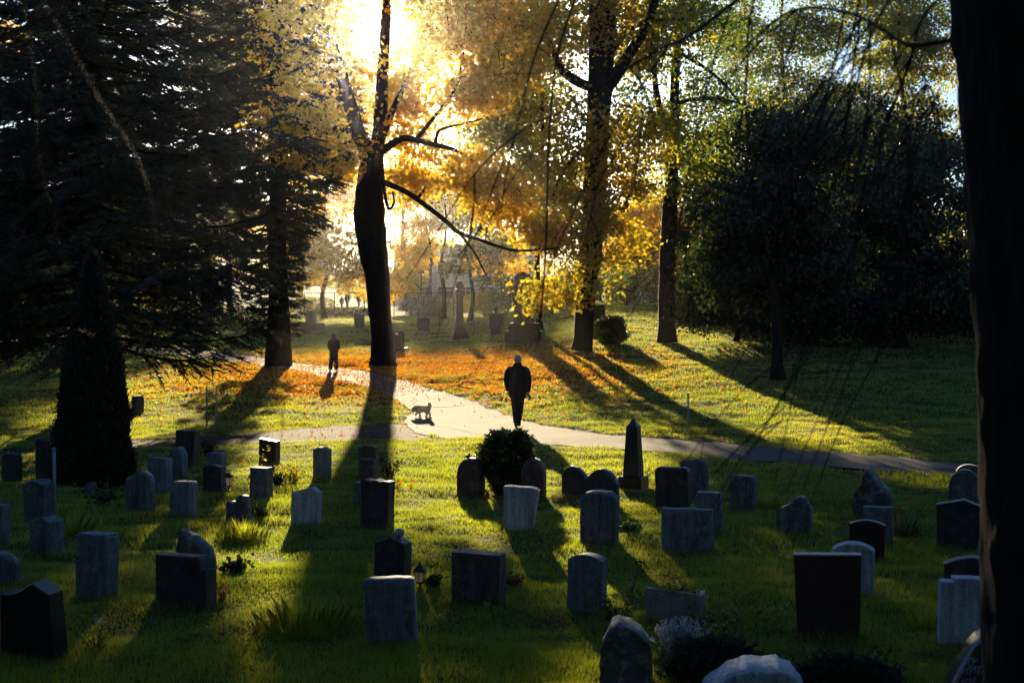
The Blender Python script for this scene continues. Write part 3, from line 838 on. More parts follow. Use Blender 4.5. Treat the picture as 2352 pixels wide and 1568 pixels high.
def shell_shrub(name, label, cat, base, prof, H, n, leaf, llen, lwid, up=1.0, trunk=True, group=None, part='foliage', jit=.06, lump=.12, stray=0):
    """clipped shrub: leaf sprays through an outer shell, profile r(h)"""
    root = empty(name, base, label, cat, group)
    if trunk:
        tb = MB()
        tb.tube([(0, 0, -.05), (.01, .01, H * .5), (0, .02, H * .86)], [.05 + .02 * H, .03 + .01 * H, .01], 7)
        for k in range(10):
            a = k * 2.4; hh = H * (.2 + .06 * k)
            tb.tube([(0, 0, hh), (prof(hh / H) * .8 * math.cos(a), prof(hh / H) * .8 * math.sin(a), hh + .12 * H)], [.012 + .004 * H, .004], 5)
        tb.build('stem', M['bark'], root)
    t = rng.random(n * 2)
    pr = np.array([prof(q) for q in np.linspace(0, 1, 60)])
    r = np.interp(t, np.linspace(0, 1, 60), pr)
    k = rng.random(n * 2) < r / pr.max() + .05
    t, r = t[k], r[k]
    a = rng.random(len(t)) * 6.283
    lum = 1 + lump * 2 * (vnoise(a * 2.2 + 9, t * H * 3.5 + 5, 71) - .5) + lump * (vnoise(a * 5, t * H * 8, 72) - .5)
    rr = r * lum * (1 - .38 * rng.random(len(t)) ** 2) + jit * rng.normal(size=len(t)) * .5
    Cc = np.stack([rr * np.cos(a), rr * np.sin(a), t * H], 1)
    if stray:
        q = rng.integers(0, len(t), stray); ns_ = 14
        k_ = rng.random((stray, ns_))
        a = np.concatenate([a, (a[q][:, None] + .03 * rng.normal(size=(stray, ns_))).ravel()])
        Ls = .05 + .10 * rng.random(stray)
        Cc = np.concatenate([Cc, ((r[q] * lum[q])[:, None, None] * np.stack([np.cos(a0 := a[q]), np.sin(a0), 0 * a0], 1)[:, None, :]
             + np.array([0, 0, 1.0]) * (t[q] * H)[:, None, None] + (Ls[:, None] * k_)[:, :, None] * np.stack([.7 * np.cos(a0), .7 * np.sin(a0), .3 + .8 * rng.random(stray)], 1)[:, None, :]
             + .008 * rng.normal(size=(stray, ns_, 3))).reshape(-1, 3)])
        t = np.concatenate([t, np.repeat(t[q], ns_)])
    D = np.stack([np.cos(a), np.sin(a), np.full(len(t), up)], 1) + rng.normal(size=(len(t), 3)) * .55
    D /= np.linalg.norm(D, axis=1)[:, None]
    sd = np.cross(D, rng.normal(size=D.shape)); sd /= np.linalg.norm(sd, axis=1)[:, None] + 1e-9
    m_ = len(t)
    ln = llen * (.6 + .8 * rng.random(m_))[:, None]; wd = lwid * (.7 + .6 * rng.random(m_))[:, None]
    V = np.empty((m_, 4, 3), np.float32)
    V[:, 0] = Cc - D * ln * .4; V[:, 1] = Cc + sd * wd * .5; V[:, 2] = Cc + D * ln * .6; V[:, 3] = Cc - sd * wd * .5
    mesh_np(part, V.reshape(-1, 3), np.arange(m_ * 4).reshape(-1, 4), M[leaf], root, rnd=np.repeat(rng.random(m_), 4))
    # dense inner twigs stop the light inside the bush
    cb = MB()
    cb.lathe([(max(.005, prof(q) * .55), q * H * .97) for q in np.linspace(.02, 1, 9)], n=12)
    cb.build('inner_twigs', M['bark'], root, smooth=True)
    return root
shell_shrub('columnar_cypress', 'tall dark columnar cypress standing among the headstones on the left', 'shrub', G(217, 1108),
            lambda t: .64 * (1.05 - .12 * math.exp(-t * 14)) * (1 - t ** 1.35) ** .9 + .01, 4.0, 30000, 'thuja', .11, .035, 1.6)
shell_shrub('boxwood_bush', 'round clipped boxwood bush behind the tilted grey headstone', 'shrub', G(1172, 1134),
            lambda t: .395 * math.sqrt(max(.02, 1 - (1.75 * t - .85) ** 2)) * (1.02 if t > .2 else .88), 1.03, 9000, 'box', .07, .030, .7, lump=.30, jit=.07, stray=170)
shell_shrub('ball_bush', 'small dark ball-shaped bush behind the thick trunk', 'shrub', G(1406, 790),
            lambda t: .62 * math.sqrt(max(.02, 1 - (1.9 * t - .95) ** 2)), 1.15, 2600, 'box', .11, .05, .5, lump=.35, jit=.12, stray=40)
for u, v, sx, h, lab in ((1640,1562,.42,.34,'low dark juniper mound in front of the silver bush'), (1945,1585,.38,.26,'low dark juniper mound at the bottom edge, right of the pale boulder')):
    shell_shrub('juniper', lab, 'shrub', G(u, v), lambda t, s=sx: s * math.sqrt(max(.02, 1 - t ** 1.8)), h, 7000, 'thuja', .05, .014, .9, jit=.05, stray=160)

# hedges and scrub at the back of the cemetery
GS = 'scrub along the back fence'
def scrub(name, label, u, y, rx, h, n, leaf, size, cat='shrub'):
    x = P(u, 700, y)[0]
    base = (x, y, float(zmac(x, y)))
    root = empty(name, base, label, cat, GS)
    tb = MB()
    for k in range(7):
        a = rng.random() * 6.28
        tb.tube([(0, 0, 0), (rx * .35 * math.cos(a), .3 * math.sin(a), h * .55), (rx * .8 * math.cos(a), .6 * math.sin(a), h * .9)], [.05, .03, .01], 5)
    tb.build('stems', M['bark'], root)
    d = rng.normal(size=(n, 3)); d /= np.linalg.norm(d, axis=1)[:, None]
    Cc = d * (rng.random(n) ** .35)[:, None] * np.array([rx, rx * .6, h * .55]) + np.array([0, 0, h * .5])
    Cc += .25 * (np.stack([vnoise(Cc[:, 0] * 2, Cc[:, 2] * 2, 81), vnoise(Cc[:, 1] * 2, Cc[:, 2] * 2, 82), vnoise(Cc[:, 0] * 2.5, Cc[:, 1] * 2.5, 83)], 1) - .5) * h * .5
    Cc[:, 2] = np.clip(Cc[:, 2], .02, None)
    V, Q = leaf_faces(Cc, size)
    mesh_np('foliage', V, Q, M[leaf], root, rnd=np.repeat(rng.random(n), 4))
scrub('shrub', 'dry tawny scrub behind the bench', 1000, 119, 3.2, 1.7, 3000, 'drygrass', .17)
scrub('shrub', 'green scrub between the column and the urn pedestal', 1115, 114, 2.2, 2.0, 2600, 'goldgreen', .16)
scrub('shrub', 'dry bushes along the fence left of the forked trunk', 715, 120, 2.4, 1.6, 2200, 'drygrass', .17)
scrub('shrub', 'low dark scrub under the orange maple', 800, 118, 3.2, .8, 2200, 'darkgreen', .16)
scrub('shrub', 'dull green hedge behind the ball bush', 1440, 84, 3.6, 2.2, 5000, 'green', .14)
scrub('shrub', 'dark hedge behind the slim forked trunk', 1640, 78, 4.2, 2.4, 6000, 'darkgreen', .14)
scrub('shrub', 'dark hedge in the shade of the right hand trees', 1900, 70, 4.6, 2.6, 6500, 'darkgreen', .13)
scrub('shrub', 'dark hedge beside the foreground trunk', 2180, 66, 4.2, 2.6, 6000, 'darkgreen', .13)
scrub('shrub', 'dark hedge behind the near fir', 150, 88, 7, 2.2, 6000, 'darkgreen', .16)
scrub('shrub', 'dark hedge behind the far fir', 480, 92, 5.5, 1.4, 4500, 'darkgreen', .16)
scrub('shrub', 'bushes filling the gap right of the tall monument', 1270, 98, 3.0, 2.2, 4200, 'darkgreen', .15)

# unseen leaf mass added round and over the viewpoint, keeps skylight off the near graves
n = 42000
Wx = (rng.random(n) * 2 - 1) * 46; Wy = -42 + rng.random(n) * 78
k = (Wy < -5) | (np.abs(Wx) > 15 + .36 * np.clip(Wy, 0, None) + 3 * vnoise(Wy / 4, Wx * 0, 94))
Wx, Wy = Wx[k], Wy[k]
hh = 9 + 6 * vnoise(Wx / 7, Wy / 7, 95)
Wz = 1.5 + hh * rng.random(len(Wx)) ** .8
n2 = 2500
Wx = np.concatenate([Wx, (rng.random(n2) * 2 - 1) * 30]); Wy = np.concatenate([Wy, -5 + 15 * rng.random(n2)]); Wz = np.concatenate([Wz, 9 + 7 * rng.random(n2) + .3 * np.abs(Wx[-n2:]) * 0])
V, Q = leaf_faces(np.stack([Wx, Wy, Wz], 1), 1.0)
tag(mesh_np('skylight_blocker', V, Q, M['darkgreen'], rnd=np.repeat(rng.random(len(Wx)) * .9, 4)), 'unseen dark leaf mass added around the viewpoint to block skylight', 'wood', kind='stuff')

# distant wood closing the horizon: one mass
xs = []; 
n = 60000
Wx = (rng.random(n) * 2 - 1) * 190; Wy = 235 + rng.random(n) * 60
hh = 9 + 9 * vnoise(Wx / 13, Wy / 30, 91) + 4 * vnoise(Wx / 4, Wy / 9, 92)
hh = hh * np.where((Wx > -48) & (Wx < 14), .28, 1)
Wz = rng.random(n) ** .7 * hh + 2.5
V, Q = leaf_faces(np.stack([Wx, Wy, Wz], 1), 1.1)
tag(mesh_np('distant_wood', V, Q, M['goldgreen'], rnd=np.repeat(np.clip(rng.random(n) * .6 + .4, 0, 1), 4)), 'far belt of trees closing the horizon behind the cemetery', 'wood', kind='stuff')

# ------------------------------------------------------------------ headstones
GH = 'headstones on the lawn'
YAW = -.40
def outline_top(prof, n):
    s = (1 - np.cos(np.linspace(0, math.pi, n))) / 2 * .55 + np.linspace(0, 1, n) * .45
    if callable(prof): return s, np.array([prof(q) for q in s])
    ps = np.array([p[0] for p in prof]); ph = np.array([p[1] for p in prof])
    s = np.unique(np.round(np.concatenate([s, ps]), 5))
    return s, np.interp(s, ps, ph)

def slab_mesh(W, H, T, prof, bottom=1.0, shift=0.0, rough=0.0, bev=.012, seed=0.0, n=17, nz=14):
    """closed slab: outline prof(s) over the width, front and back, small rounded arris, optional hewn surface"""
    s, top = outline_top(prof, n)
    t = np.concatenate([[-.10], np.linspace(0, 1, nz)])
    ns, nt_ = len(s), len(t)
    def layer(y, inset):
        L = []
        for tt in t:
            wf = bottom + (1 - bottom) * max(0, tt)
            for si, hi in zip(s, top):
                x = (si - .5) * (W - 2 * inset) * wf + shift * max(0, tt)
                z = tt * (H * hi - inset)
                L.append((x, y, z))
        return L
    V = layer(-T/2, bev) + layer(-T/2 + bev, 0) + layer(T/2 - bev, 0) + layer(T/2, bev)
    N = ns * nt_
    Fs = []
    for i in range(nt_ - 1):
        for k in range(ns - 1):
            a = i * ns + k
            Fs.append((a, a + 1, a + 1 + ns, a + ns))
            b_ = a + 3 * N
            Fs.append((b_, b_ + ns, b_ + ns + 1, b_ + 1))
    rim = [k for k in range(ns)] + [i * ns + ns - 1 for i in range(1, nt_)] + [(nt_ - 1) * ns + k for k in range(ns - 2, -1, -1)] + [i * ns for i in range(nt_ - 2, 0, -1)]
    for l in range(3):
        for q in range(len(rim)):
            a, b_ = rim[q], rim[(q + 1) % len(rim)]
            Fs.append((a + l * N, a + (l + 1) * N, b_ + (l + 1) * N, b_ + l * N))
    if rough:
        V2 = []
        for q in V:
            p = Vector(q) * (3.2 / max(.3, H)) + Vector((seed * 7.1, seed * 3.3, seed))
            d = mnoise.noise_vector(p) + .5 * mnoise.noise_vector(p * 2.6) + .25 * mnoise.noise_vector(p * 6)
            V2.append((q[0] + d.x * rough, q[1] + d.y * rough * .8, q[2] + d.z * rough * (1 if q[2] > .05 else 0)))
        V = V2
    return V, Fs

ROUND = lambda k: (lambda s: 1 - k * (1 - math.sqrt(max(0, 1 - (2*s-1)**2))))
SEG = lambda k: (lambda s: 1 - k * (2*s-1)**2)
FLAT = [(0, 1), (1, 1)]
def SOFT(r): return [(0, 1 - r), (r * .35, 1 - r * .35), (r, 1), (1 - r, 1), (1 - r * .35, 1 - r * .35), (1, 1 - r)]
GABLE = lambda k, p=.5: [(0, 1 - k), (p, 1), (1, 1 - k)]

def stone(label, u0, u1, vt, vb, mat, prof=FLAT, T=.17, yaw=YAW, lean=0.0, tilt=0.0, bottom=1.0, shift=0.0, rough=0.0, name='headstone', plinth=None, bev=.01, smooth=False, cat='headstone', group=GH):
    uc = (u0 + u1) / 2
    p = G(uc, vb)
    d = p[1]
    az = math.atan((uc - 1176) / F)
    e = max(-1.2, min(1.2, -yaw - az))
    w = (u1 - u0) * d / F
    W = max(.12, (w - T * abs(math.sin(e))) / math.cos(e))
    H = (vb - vt) * d / F * 1.01
    back = .5 * W * abs(math.sin(e)) + .5 * T * .6
    ctr = np.array([p[0] * (d + back) / d, d + back, 0]); ctr[2] = float(zmac(ctr[0], ctr[1])) 
    H += .02
    seed = (u0 * 13.7 + vb) % 97
    lean += .022 * math.sin(seed * 1.7); tilt += .03 * math.sin(seed * 2.9)
    V, Fs = slab_mesh(W, H, T, prof, bottom, shift * W, rough, bev, seed)
    mb = MB()
    mb.add(V, Fs)
    if plinth:
        root = empty(name, ctr, label, cat, group, rz=yaw)
        o = mb.build('stone', M[mat], root, smooth=smooth)
        o.location = (0, 0, plinth[1] - .03)
        pb = MB(); pb.box((0, 0, plinth[1] / 2 - .05), (W + plinth[0] * 2, T + plinth[0] * 2, plinth[1] + .1))
        pb.build('plinth', M[mat], root, bevel=.012)
        o.rotation_euler = (tilt, lean, 0)
        return root
    o = mb.build(name, M[mat], None, smooth=smooth)
    o.location = ctr; o.rotation_euler = (tilt, lean, yaw)
    tag(o, label, cat, group)
    stones_fp.append((ctr[0], ctr[1], W, T, yaw, H))
    return o

SC = [(0,.84),(.12,.835),(.28,.85),(.42,.895),(.55,.96),(.66,1),(1,.86)]
stone('dark slab with soft corners at the far left edge, just below the dirt track', 4,51,1046,1107,'dark',SOFT(.16))
stone('dark headstone half hidden behind the foot of the columnar cypress', 82,130,1013,1100,'dark',SOFT(.1))
stone('shoulder-topped weathered headstone beside the metal pole on the left', 56,128,1109,1206,'mid',[(0,.93),(.15,.93),(.3,.99),(.5,1),(.7,.99),(.85,.93),(1,.93)],T=.26)
stone('leaning narrow headstone cut off by the left edge of the view', -24,20,1166,1264,'mid',SOFT(.1),lean=.08)
stone('small gable-topped headstone with a broad pale right side, left edge', 70,148,1195,1282,'mid',GABLE(.13,.55),T=.26)
stone('tall grey headstone with narrow stepped shoulders, left foreground', 170,273,1236,1387,'grey',[(0,.965),(.09,.965),(.1,1),(.9,1),(.91,.965),(1,.965)],T=.22,bottom=.90,rough=.004)
stone('low rough slanting stone at the left edge above the black stone', -10,51,1277,1352,'mid',[(0,1),(.5,.93),(1,.7)],rough=.012,smooth=True)
stone('polished black headstone with an S-curved peaked top, bottom left corner', 8,150,1350,1519,'black',SC,T=.21,bottom=1.12,yaw=-.34)
stone('broad dark headstone with a step on its right shoulder beside red flowers', 357,499,1289,1412,'dark',[(0,1),(.86,1),(.88,.94),(.9,.76),(1,.76)],T=.20,rough=.002)
stone('pointed dark rock slab rising behind the stepped dark headstone', 406,498,1227,1330,'rock',[(0,.93),(.06,1),(.2,.94),(.45,.84),(.7,.72),(.9,.58),(1,.42)],T=.20,rough=.018,smooth=True)
stone('weathered headstone with a rounded hump top, left of two pale stones', 288,356,1089,1178,'mid',[(0,.8),(.12,.86),(.3,.88),(.42,.95),(.58,1),(.78,.97),(.92,.88),(1,.78)],T=.18,rough=.006,smooth=True)
stone('streaked flat-topped grey headstone behind the hump-topped one', 340,397,1057,1134,'grey',SOFT(.06),T=.19)
stone('small round-topped grey headstone in front of the tall dark slab', 386,431,1031,1099,'grey',ROUND(.35),T=.2)
stone('tall dark rectangular slab at the edge of the dirt track', 401,457,993,1066,'dark',FLAT,T=.2,shift=.06)
stone('rough-edged pale granite headstone with an orange leaf to its right', 390,456,1112,1188,'grey',SOFT(.08),T=.22,rough=.010,smooth=True)
stone('small grey headstone directly behind the curved dark one with a lantern', 476,521,1044,1088,'grey',SOFT(.06),T=.2)
stone('dark headstone with a gently curved top and a lantern at its right side', 467,520,1072,1141,'dark',SEG(.09),T=.14)
stone('grey tapering headstone left of the yellow shrub', 574,627,1078,1149,'mid',FLAT,T=.2,bottom=1.08,rough=.003)
stone('black rough-topped headstone behind a plant with big yellow leaves', 594,644,1012,1070,'black',[(0,1),(.3,.98),(.6,.95),(1,.93)],T=.18,rough=.006)
stone('grey shield-topped headstone catching light on its top corner', 718,762,1031,1102,'grey',[(0,.93),(.2,.955),(.38,1),(.62,1),(.8,.955),(1,.93)],T=.2)
stone('pale granite headstone with an off-centre peak, alone on the lit lawn', 667,739,1123,1204,'pale',[(0,.83),(.74,1),(1,.86)],T=.16,yaw=-.30)
stone('ragged dark twin-peaked rock headstone', 518,578,1144,1202,'rock',[(0,.70),(.2,.78),(.36,.70),(.5,.80),(.74,1),(.86,.97),(1,.80)],T=.2,rough=.02,smooth=True)
stone('small round boulder with a white marking among weeds beside the cypress', 195,222,1113,1140,'rock',ROUND(.6),T=.2,rough=.012,smooth=True)
stone('brownish flat-topped headstone in the trunk shadow, farthest of three in line', 823,873,1027,1098,'red',SEG(.05),T=.16)
stone('rough stained headstone in the trunk shadow, middle of three in line', 825,868,1058,1116,'sand',SOFT(.1),T=.16,rough=.008,smooth=True)
stone('dark wavy-topped headstone in the trunk shadow, nearest of three in line', 826,907,1107,1212,'dark',[(0,.97),(.15,1),(.32,.965),(.5,1),(.7,.965),(.85,.985),(1,.97)],T=.2,rough=.003,bottom=.97)
stone('low grey stone pressed against the left of the dark wavy-topped headstone', 814,838,1112,1168,'mid',SOFT(.15),T=.2)
stone('dark gable-topped headstone carrying a small stone ball', 857,945,1241,1350,'dark',GABLE(.12,.55),T=.2)
stone('rough grey granite slab leaning left in the foreground centre', 840,962,1337,1481,'grey',[(0,.97),(.1,1),(.6,1),(.93,.99),(1,.96)],T=.2,yaw=-.12,lean=-.04,rough=.009,bottom=1.0,smooth=True)
stone('wide low dark headstone with its flat top shining in the sun', 1035,1163,1278,1389,'sand',FLAT,T=.20,yaw=-.36)
stone('reddish arch-shaped headstone left of the boxwood bush', 1048,1115,1057,1140,'red',[(0,.62),(.05,.74),(.14,.86),(.28,.95),(.45,1),(.6,.99),(.75,.93),(.88,.82),(.96,.68),(1,.58)],T=.22,rough=.003,smooth=True)
stone('reddish rounded headstone half hidden behind the boxwood bush', 1196,1256,1057,1145,'red',[(0,.7),(.2,.93),(.5,1),(.75,.95),(.93,.82),(1,.66)],T=.2,rough=.004,smooth=True)
stone('tilted grey granite headstone in front of the boxwood bush, wider at its top', 1148,1234,1122,1226,'pale',[(0,.99),(.1,1),(.78,.985),(.92,.955),(1,.92)],T=.18,yaw=-.18,bottom=.80,shift=.09,rough=.004)
stone('low dark headstone with an arched top, left of the pair below the obelisk', 1289,1352,1075,1140,'dark',[(0,.68),(.15,.9),(.35,1),(.6,.95),(.85,.78),(1,.62)],T=.2,rough=.004,smooth=True)
stone('dark headstone with a pointed arch, just left of the obelisk', 1336,1424,1082,1170,'dark',[(0,.62),(.1,.72),(.3,.9),(.46,.985),(.58,1),(.75,.94),(.9,.8),(1,.62)],T=.2,rough=.003,smooth=True)
stone('tall rough-hewn headstone with a hunched top, centre right', 1331,1424,1134,1259,'mid',[(0,.88),(.1,.95),(.3,.985),(.55,1),(.8,.98),(.93,.92),(1,.8)],T=.24,yaw=-.3,rough=.014,smooth=True)
stone('grey headstone with a gently arched top, beside the leafy white-lit plant', 1301,1395,1282,1410,'grey',SEG(.10),T=.18,rough=.003)
stone('dark rounded slab behind the small grey stone right of the obelisk', 1505,1588,1078,1168,'dark',SOFT(.1),T=.18)
stone('rough-topped dark stone directly behind the dark rounded slab', 1562,1629,1058,1140,'mid',[(0,.9),(.15,.97),(.4,.95),(.7,1),(.9,.96),(1,.85)],T=.2,rough=.012,smooth=True)
stone('narrow grey headstone behind the wide grey slab', 1598,1663,1136,1229,'grey',SOFT(.05),T=.16)
stone('short rough headstone with tall grass at its right side', 1675,1740,1097,1176,'mid',SOFT(.12),T=.22,rough=.012,smooth=True)
stone('wide low grey granite slab with a rough top edge, right of centre', 1519,1639,1174,1275,'grey',[(0,1),(.2,.985),(.5,.995),(.8,.98),(1,.975)],T=.2,yaw=-.2,rough=.007,smooth=True)
stone('dark headstone with a wave-shaped top peaking at its right', 1783,1866,1146,1236,'mid',[(0,.62),(.15,.72),(.35,.80),(.55,.95),(.7,1),(.85,.97),(1,.7)],T=.2,rough=.005,smooth=True)
stone('tall dark natural boulder with a pointed crest, used as a headstone', 1960,2052,1081,1190,'rock',[(0,.42),(.12,.58),(.2,.72),(.25,.94),(.36,1),(.48,.88),(.62,.74),(.78,.6),(.9,.54),(1,.4)],T=.45,rough=.03,smooth=True)
stone('narrow pale grey headstone behind the black curved-topped one', 1984,2052,1168,1250,'grey',FLAT,T=.14,yaw=-.3)
stone('black headstone with a curved shining top edge, right side', 1950,2031,1201,1292,'black',SEG(.10),T=.2,yaw=-.3)
stone('pale grey headstone with a curved top behind the big brown slab', 1910,2007,1252,1378,'pale',SEG(.12),T=.2,yaw=-.3)
stone('big polished brown slab narrowing to its foot, right foreground', 1825,1980,1279,1473,'brown',FLAT,T=.14,yaw=-.16,bottom=.92)
stone('dark gable-topped headstone next to the foreground trunk', 2150,2250,1151,1264,'dark',GABLE(.12,.62),T=.2,bottom=.93,yaw=-.3)
stone('round-topped dark headstone behind the gable-topped one beside the trunk', 2179,2250,1082,1162,'mid',ROUND(.5),T=.2,yaw=-.3,rough=.004,smooth=True)
stone('low rounded headstone at the edge of the path beside the trunk', 2196,2256,1070,1125,'mid',ROUND(.4),T=.2,yaw=-.3)
stone('dark stone with a hunched top half hidden by the foreground trunk', 2169,2262,1283,1380,'dark',[(0,.82),(.3,.93),(.7,1),(1,.95)],T=.2,yaw=-.3)
stone('speckled pale granite headstone at the foot of the foreground trunk', 2152,2275,1336,1495,'pale',[(0,.93),(.24,.935),(.25,.99),(.6,1),(1,.98)],T=.2,yaw=-.16)
# small dark stone on the far left lawn
stone('small dark headstone with clipped corners alone on the left lawn beyond the dirt track', 302,331,912,949,'dark',[(0,.9),(.2,1),(.75,1),(1,.84)],T=.35)
# stones among the far trees
stone('dark stone block on a wide plinth beyond the woman', 702,727,733,762,'dark',FLAT,T=.7,plinth=(.38,.5),yaw=-.2)
stone('slanting dark headstone near the back fence left of the forked trunk', 814,838,719,752,'dark',[(0,1),(1,.88)],T=.3)
stone('dark square headstone in front of the bench', 958,987,731,761,'dark',SOFT(.05),T=.3)
stone('dark headstone with a small white label leaning beside the forked trunk', 905,930,771,808,'dark',FLAT,T=.25,shift=-.1,plinth=(.12,.16))
stone('tall dark slab standing between the thick trunk and the ball bush', 1361,1391,702,776,'dark',FLAT,T=.3,yaw=-.1)
stone('low sunken headstone in the dark under the left firs', 446,474,780,806,'dark',SOFT(.1),T=.3)

xs_, ys_, hs_ = [], [], []
for (x0, y0, W_, T_, yw, H_) in stones_fp:
    if y0 > 40: continue
    nb = int(420 * (W_ + T_))
    q = rng.random(nb) * 2 * (W_ + T_)
    lx = np.where(q < W_, q - W_/2, np.where(q < W_ + T_, W_/2, np.where(q < 2*W_ + T_, q - W_ - T_ - W_/2, -W_/2)))
    ly = np.where(q < W_, -T_/2, np.where(q < W_ + T_, q - W_ - T_/2, np.where(q < 2*W_ + T_, T_/2, q - 2*W_ - T_ - T_/2)))
    k_ = 1 + (.01 + .05 * rng.random(nb)) / np.maximum(.08, np.hypot(lx, ly))
    lx, ly = lx * k_, ly * k_
    xs_.append(x0 + lx * math.cos(yw) - ly * math.sin(yw)); ys_.append(y0 + lx * math.sin(yw) + ly * math.cos(yw))
    hs_.append((.05 + .10 * rng.random(nb) ** 2) * (.6 + .8 * vnoise(q * 5, q * 0 + x0, 87)))
xs_, ys_, hs_ = map(np.concatenate, (xs_, ys_, hs_))
V = blades(xs_, ys_, hs_, .006, .6).reshape(-1, 3)
tag(mesh_np('grass_edging', V, np.arange(len(V)).reshape(-1, 3), M['grass'], rnd=np.repeat(rng.random(len(xs_)) * .9, 3)), 'longer uncut grass round the feet of the headstones', 'grass', kind='stuff')

# the inscribed boulder at the bottom right
p = G(2235, 1640)
iw = .62
ins = stone('boulder-shaped headstone with engraved rose and lettering, bottom right beside the trunk', 2168,2330,1466,1650,'brown',
            [(0,.30),(.1,.48),(.22,.66),(.35,.84),(.48,.95),(.6,1),(.75,.98),(.9,.86),(1,.6)],T=.26,yaw=-.05,rough=.004,smooth=True)
engr = solidmat('engraved_letter', (.28,.33,.36), (.38,.43,.46), 30, .8, 0)
def text_on(parent, s, x, z, size, shear=.25, y=-.145):
    cu = bpy.data.curves.new('inscription', 'FONT')
    cu.body = s; cu.size = size; cu.shear = shear; cu.extrude = .002; cu.resolution_u = 4
    o = bpy.data.objects.new('inscription', cu); C.objects.link(o)
    bpy.context.view_layer.update()
    me = bpy.data.meshes.new_from_object(o.evaluated_get(bpy.context.evaluated_depsgraph_get()))
    bpy.data.objects.remove(o)
    me.materials.clear(); me.materials.append(engr)
    o = bpy.data.objects.new('inscription', me)
    link(o, parent)
    o.rotation_euler = (math.pi / 2, 0, 0)
    o.location = (x, y, z)
    return o
def stone_local(u, v):
    d = ins.location.y - .14
    q = P(u, v, d)
    return q[0] - ins.location.x, q[2] - ins.location.z
for s, u, v, sz in (('V\u00e5r', 2222, 1520, .062), ('Olav', 2212, 1537, .075), ('* 8\u00b712\u00b7193', 2199, 1547, .046), ('Turid', 2197, 1566, .066)):
    x, z = stone_local(u, v)
    text_on(ins, s, x, z, sz, y=-.15)
rb = MB()
def curve2(pts):
    L = []
    for u, v in pts:
        x, z = stone_local(u, v); L.append((x, -.150, z))
    c, r = smooth_path(L, [.0022] * len(L), len(L) * 4)
    rb.tube(c, .0022, 4)
curve2([(2218,1492),(2221,1489),(2226,1488),(2229,1491),(2225,1494),(2222,1492)])
curve2([(2212,1491),(2213,1500),(2219,1504),(2226,1505),(2231,1502),(2233,1494),(2229,1490)])
curve2([(2212,1491),(2216,1489),(2219,1494),(2218,1502)]); curve2([(2229,1490),(2226,1496),(2227,1504)])
curve2([(2214,1505),(2209,1507),(2206,1510),(2209,1513),(2214,1511),(2217,1508)])
curve2([(2215,1507),(2215,1514),(2217,1519),(2220,1513),(2228,1511),(2231,1508),(2224,1508),(2217,1508)])
curve2([(2233,1508),(2236,1513),(2241,1516),(2245,1512)])
rb.build('engraved_rose', engr, ins)

# small stone ball on the gable-topped stone
q = P(916, 1246, 18.5)
gst = [o for o in C.objects if o.get('label', '').startswith('dark gable-topped headstone carrying')][0]
gq = np.array(gst.location); Hh = [f for f in stones_fp if abs(f[0] - gq[0]) < 1e-6][0][5]
mb = MB(); mb.lathe([(.001,-.05),(.03,-.045),(.034,-.035),(.05,-.03),(.058,-.005),(.055,.02),(.038,.042),(.001,.052)], n=18)
ob = mb.build('stone_ball', M['pale'], None, smooth=True)
ob.location = (float(P(917,1238,gq[1])[0]), gq[1], gq[2] + Hh - .0 + .035)
tag(ob, 'small pale stone ball resting on the dark gable-topped headstone', 'ornament')
# little bird-like finial on the reddish stone
ast = [o for o in C.objects if o.get('label', '').startswith('reddish arch-shaped')][0]
fq = [f for f in stones_fp if abs(f[0] - ast.location.x) < 1e-5][0]
mb = MB(); mb.ell((0,0,.035),(.028,.045,.03)); mb.ell((0,-.03,.07),(.018,.02,.02)); mb.tube([(0,.03,.035),(0,.09,.025)],[.015,.006],6); mb.tube([(0,-.045,.07),(0,-.065,.067)],[.006,.001],5)
ob = mb.solid('stone_bird', M['dark'], None, .008, 2); ob.location = (ast.location.x - .05, ast.location.y, ast.location.z + fq[5] - .012); ob.rotation_euler = (0,0,1.2)
tag(ob, 'tiny dark stone bird on top of the reddish arch-shaped headstone', 'ornament')

# obelisk
b = G(1457, 1122); d = b[1]; s_ = d / F
root = empty('obelisk', (b[0], b[1] + .2, b[2]), 'near black granite obelisk with a pyramid tip on a square plinth beside the path', 'monument', rz=-.42)
mb = MB(); Hb = 26 * s_; Wb = 57 * s_
mb.box((0,0,Hb/2-.04),(Wb,Wb,Hb+.08)); mb.build('plinth', M['black'], root, bevel=.012)
mb = MB(); Hs = (1097 - 983) * s_; Ws = 39 * s_
mb.box((0,0,Hb+Hs/2+.002),(Ws,Ws,Hs), taper=.68); mb.build('shaft', M['black'], root, bevel=.006)
mb = MB(); wt = Ws * .68 / 2; z0 = Hb + Hs + .003
mb.add([(-wt,-wt,z0),(wt,-wt,z0),(wt,wt,z0),(-wt,wt,z0),(0,0,z0+20*s_)],[(0,1,4),(1,2,4),(2,3,4),(3,0,4),(3,2,1,0)])
mb.build('pyramid_tip', M['black'], root)

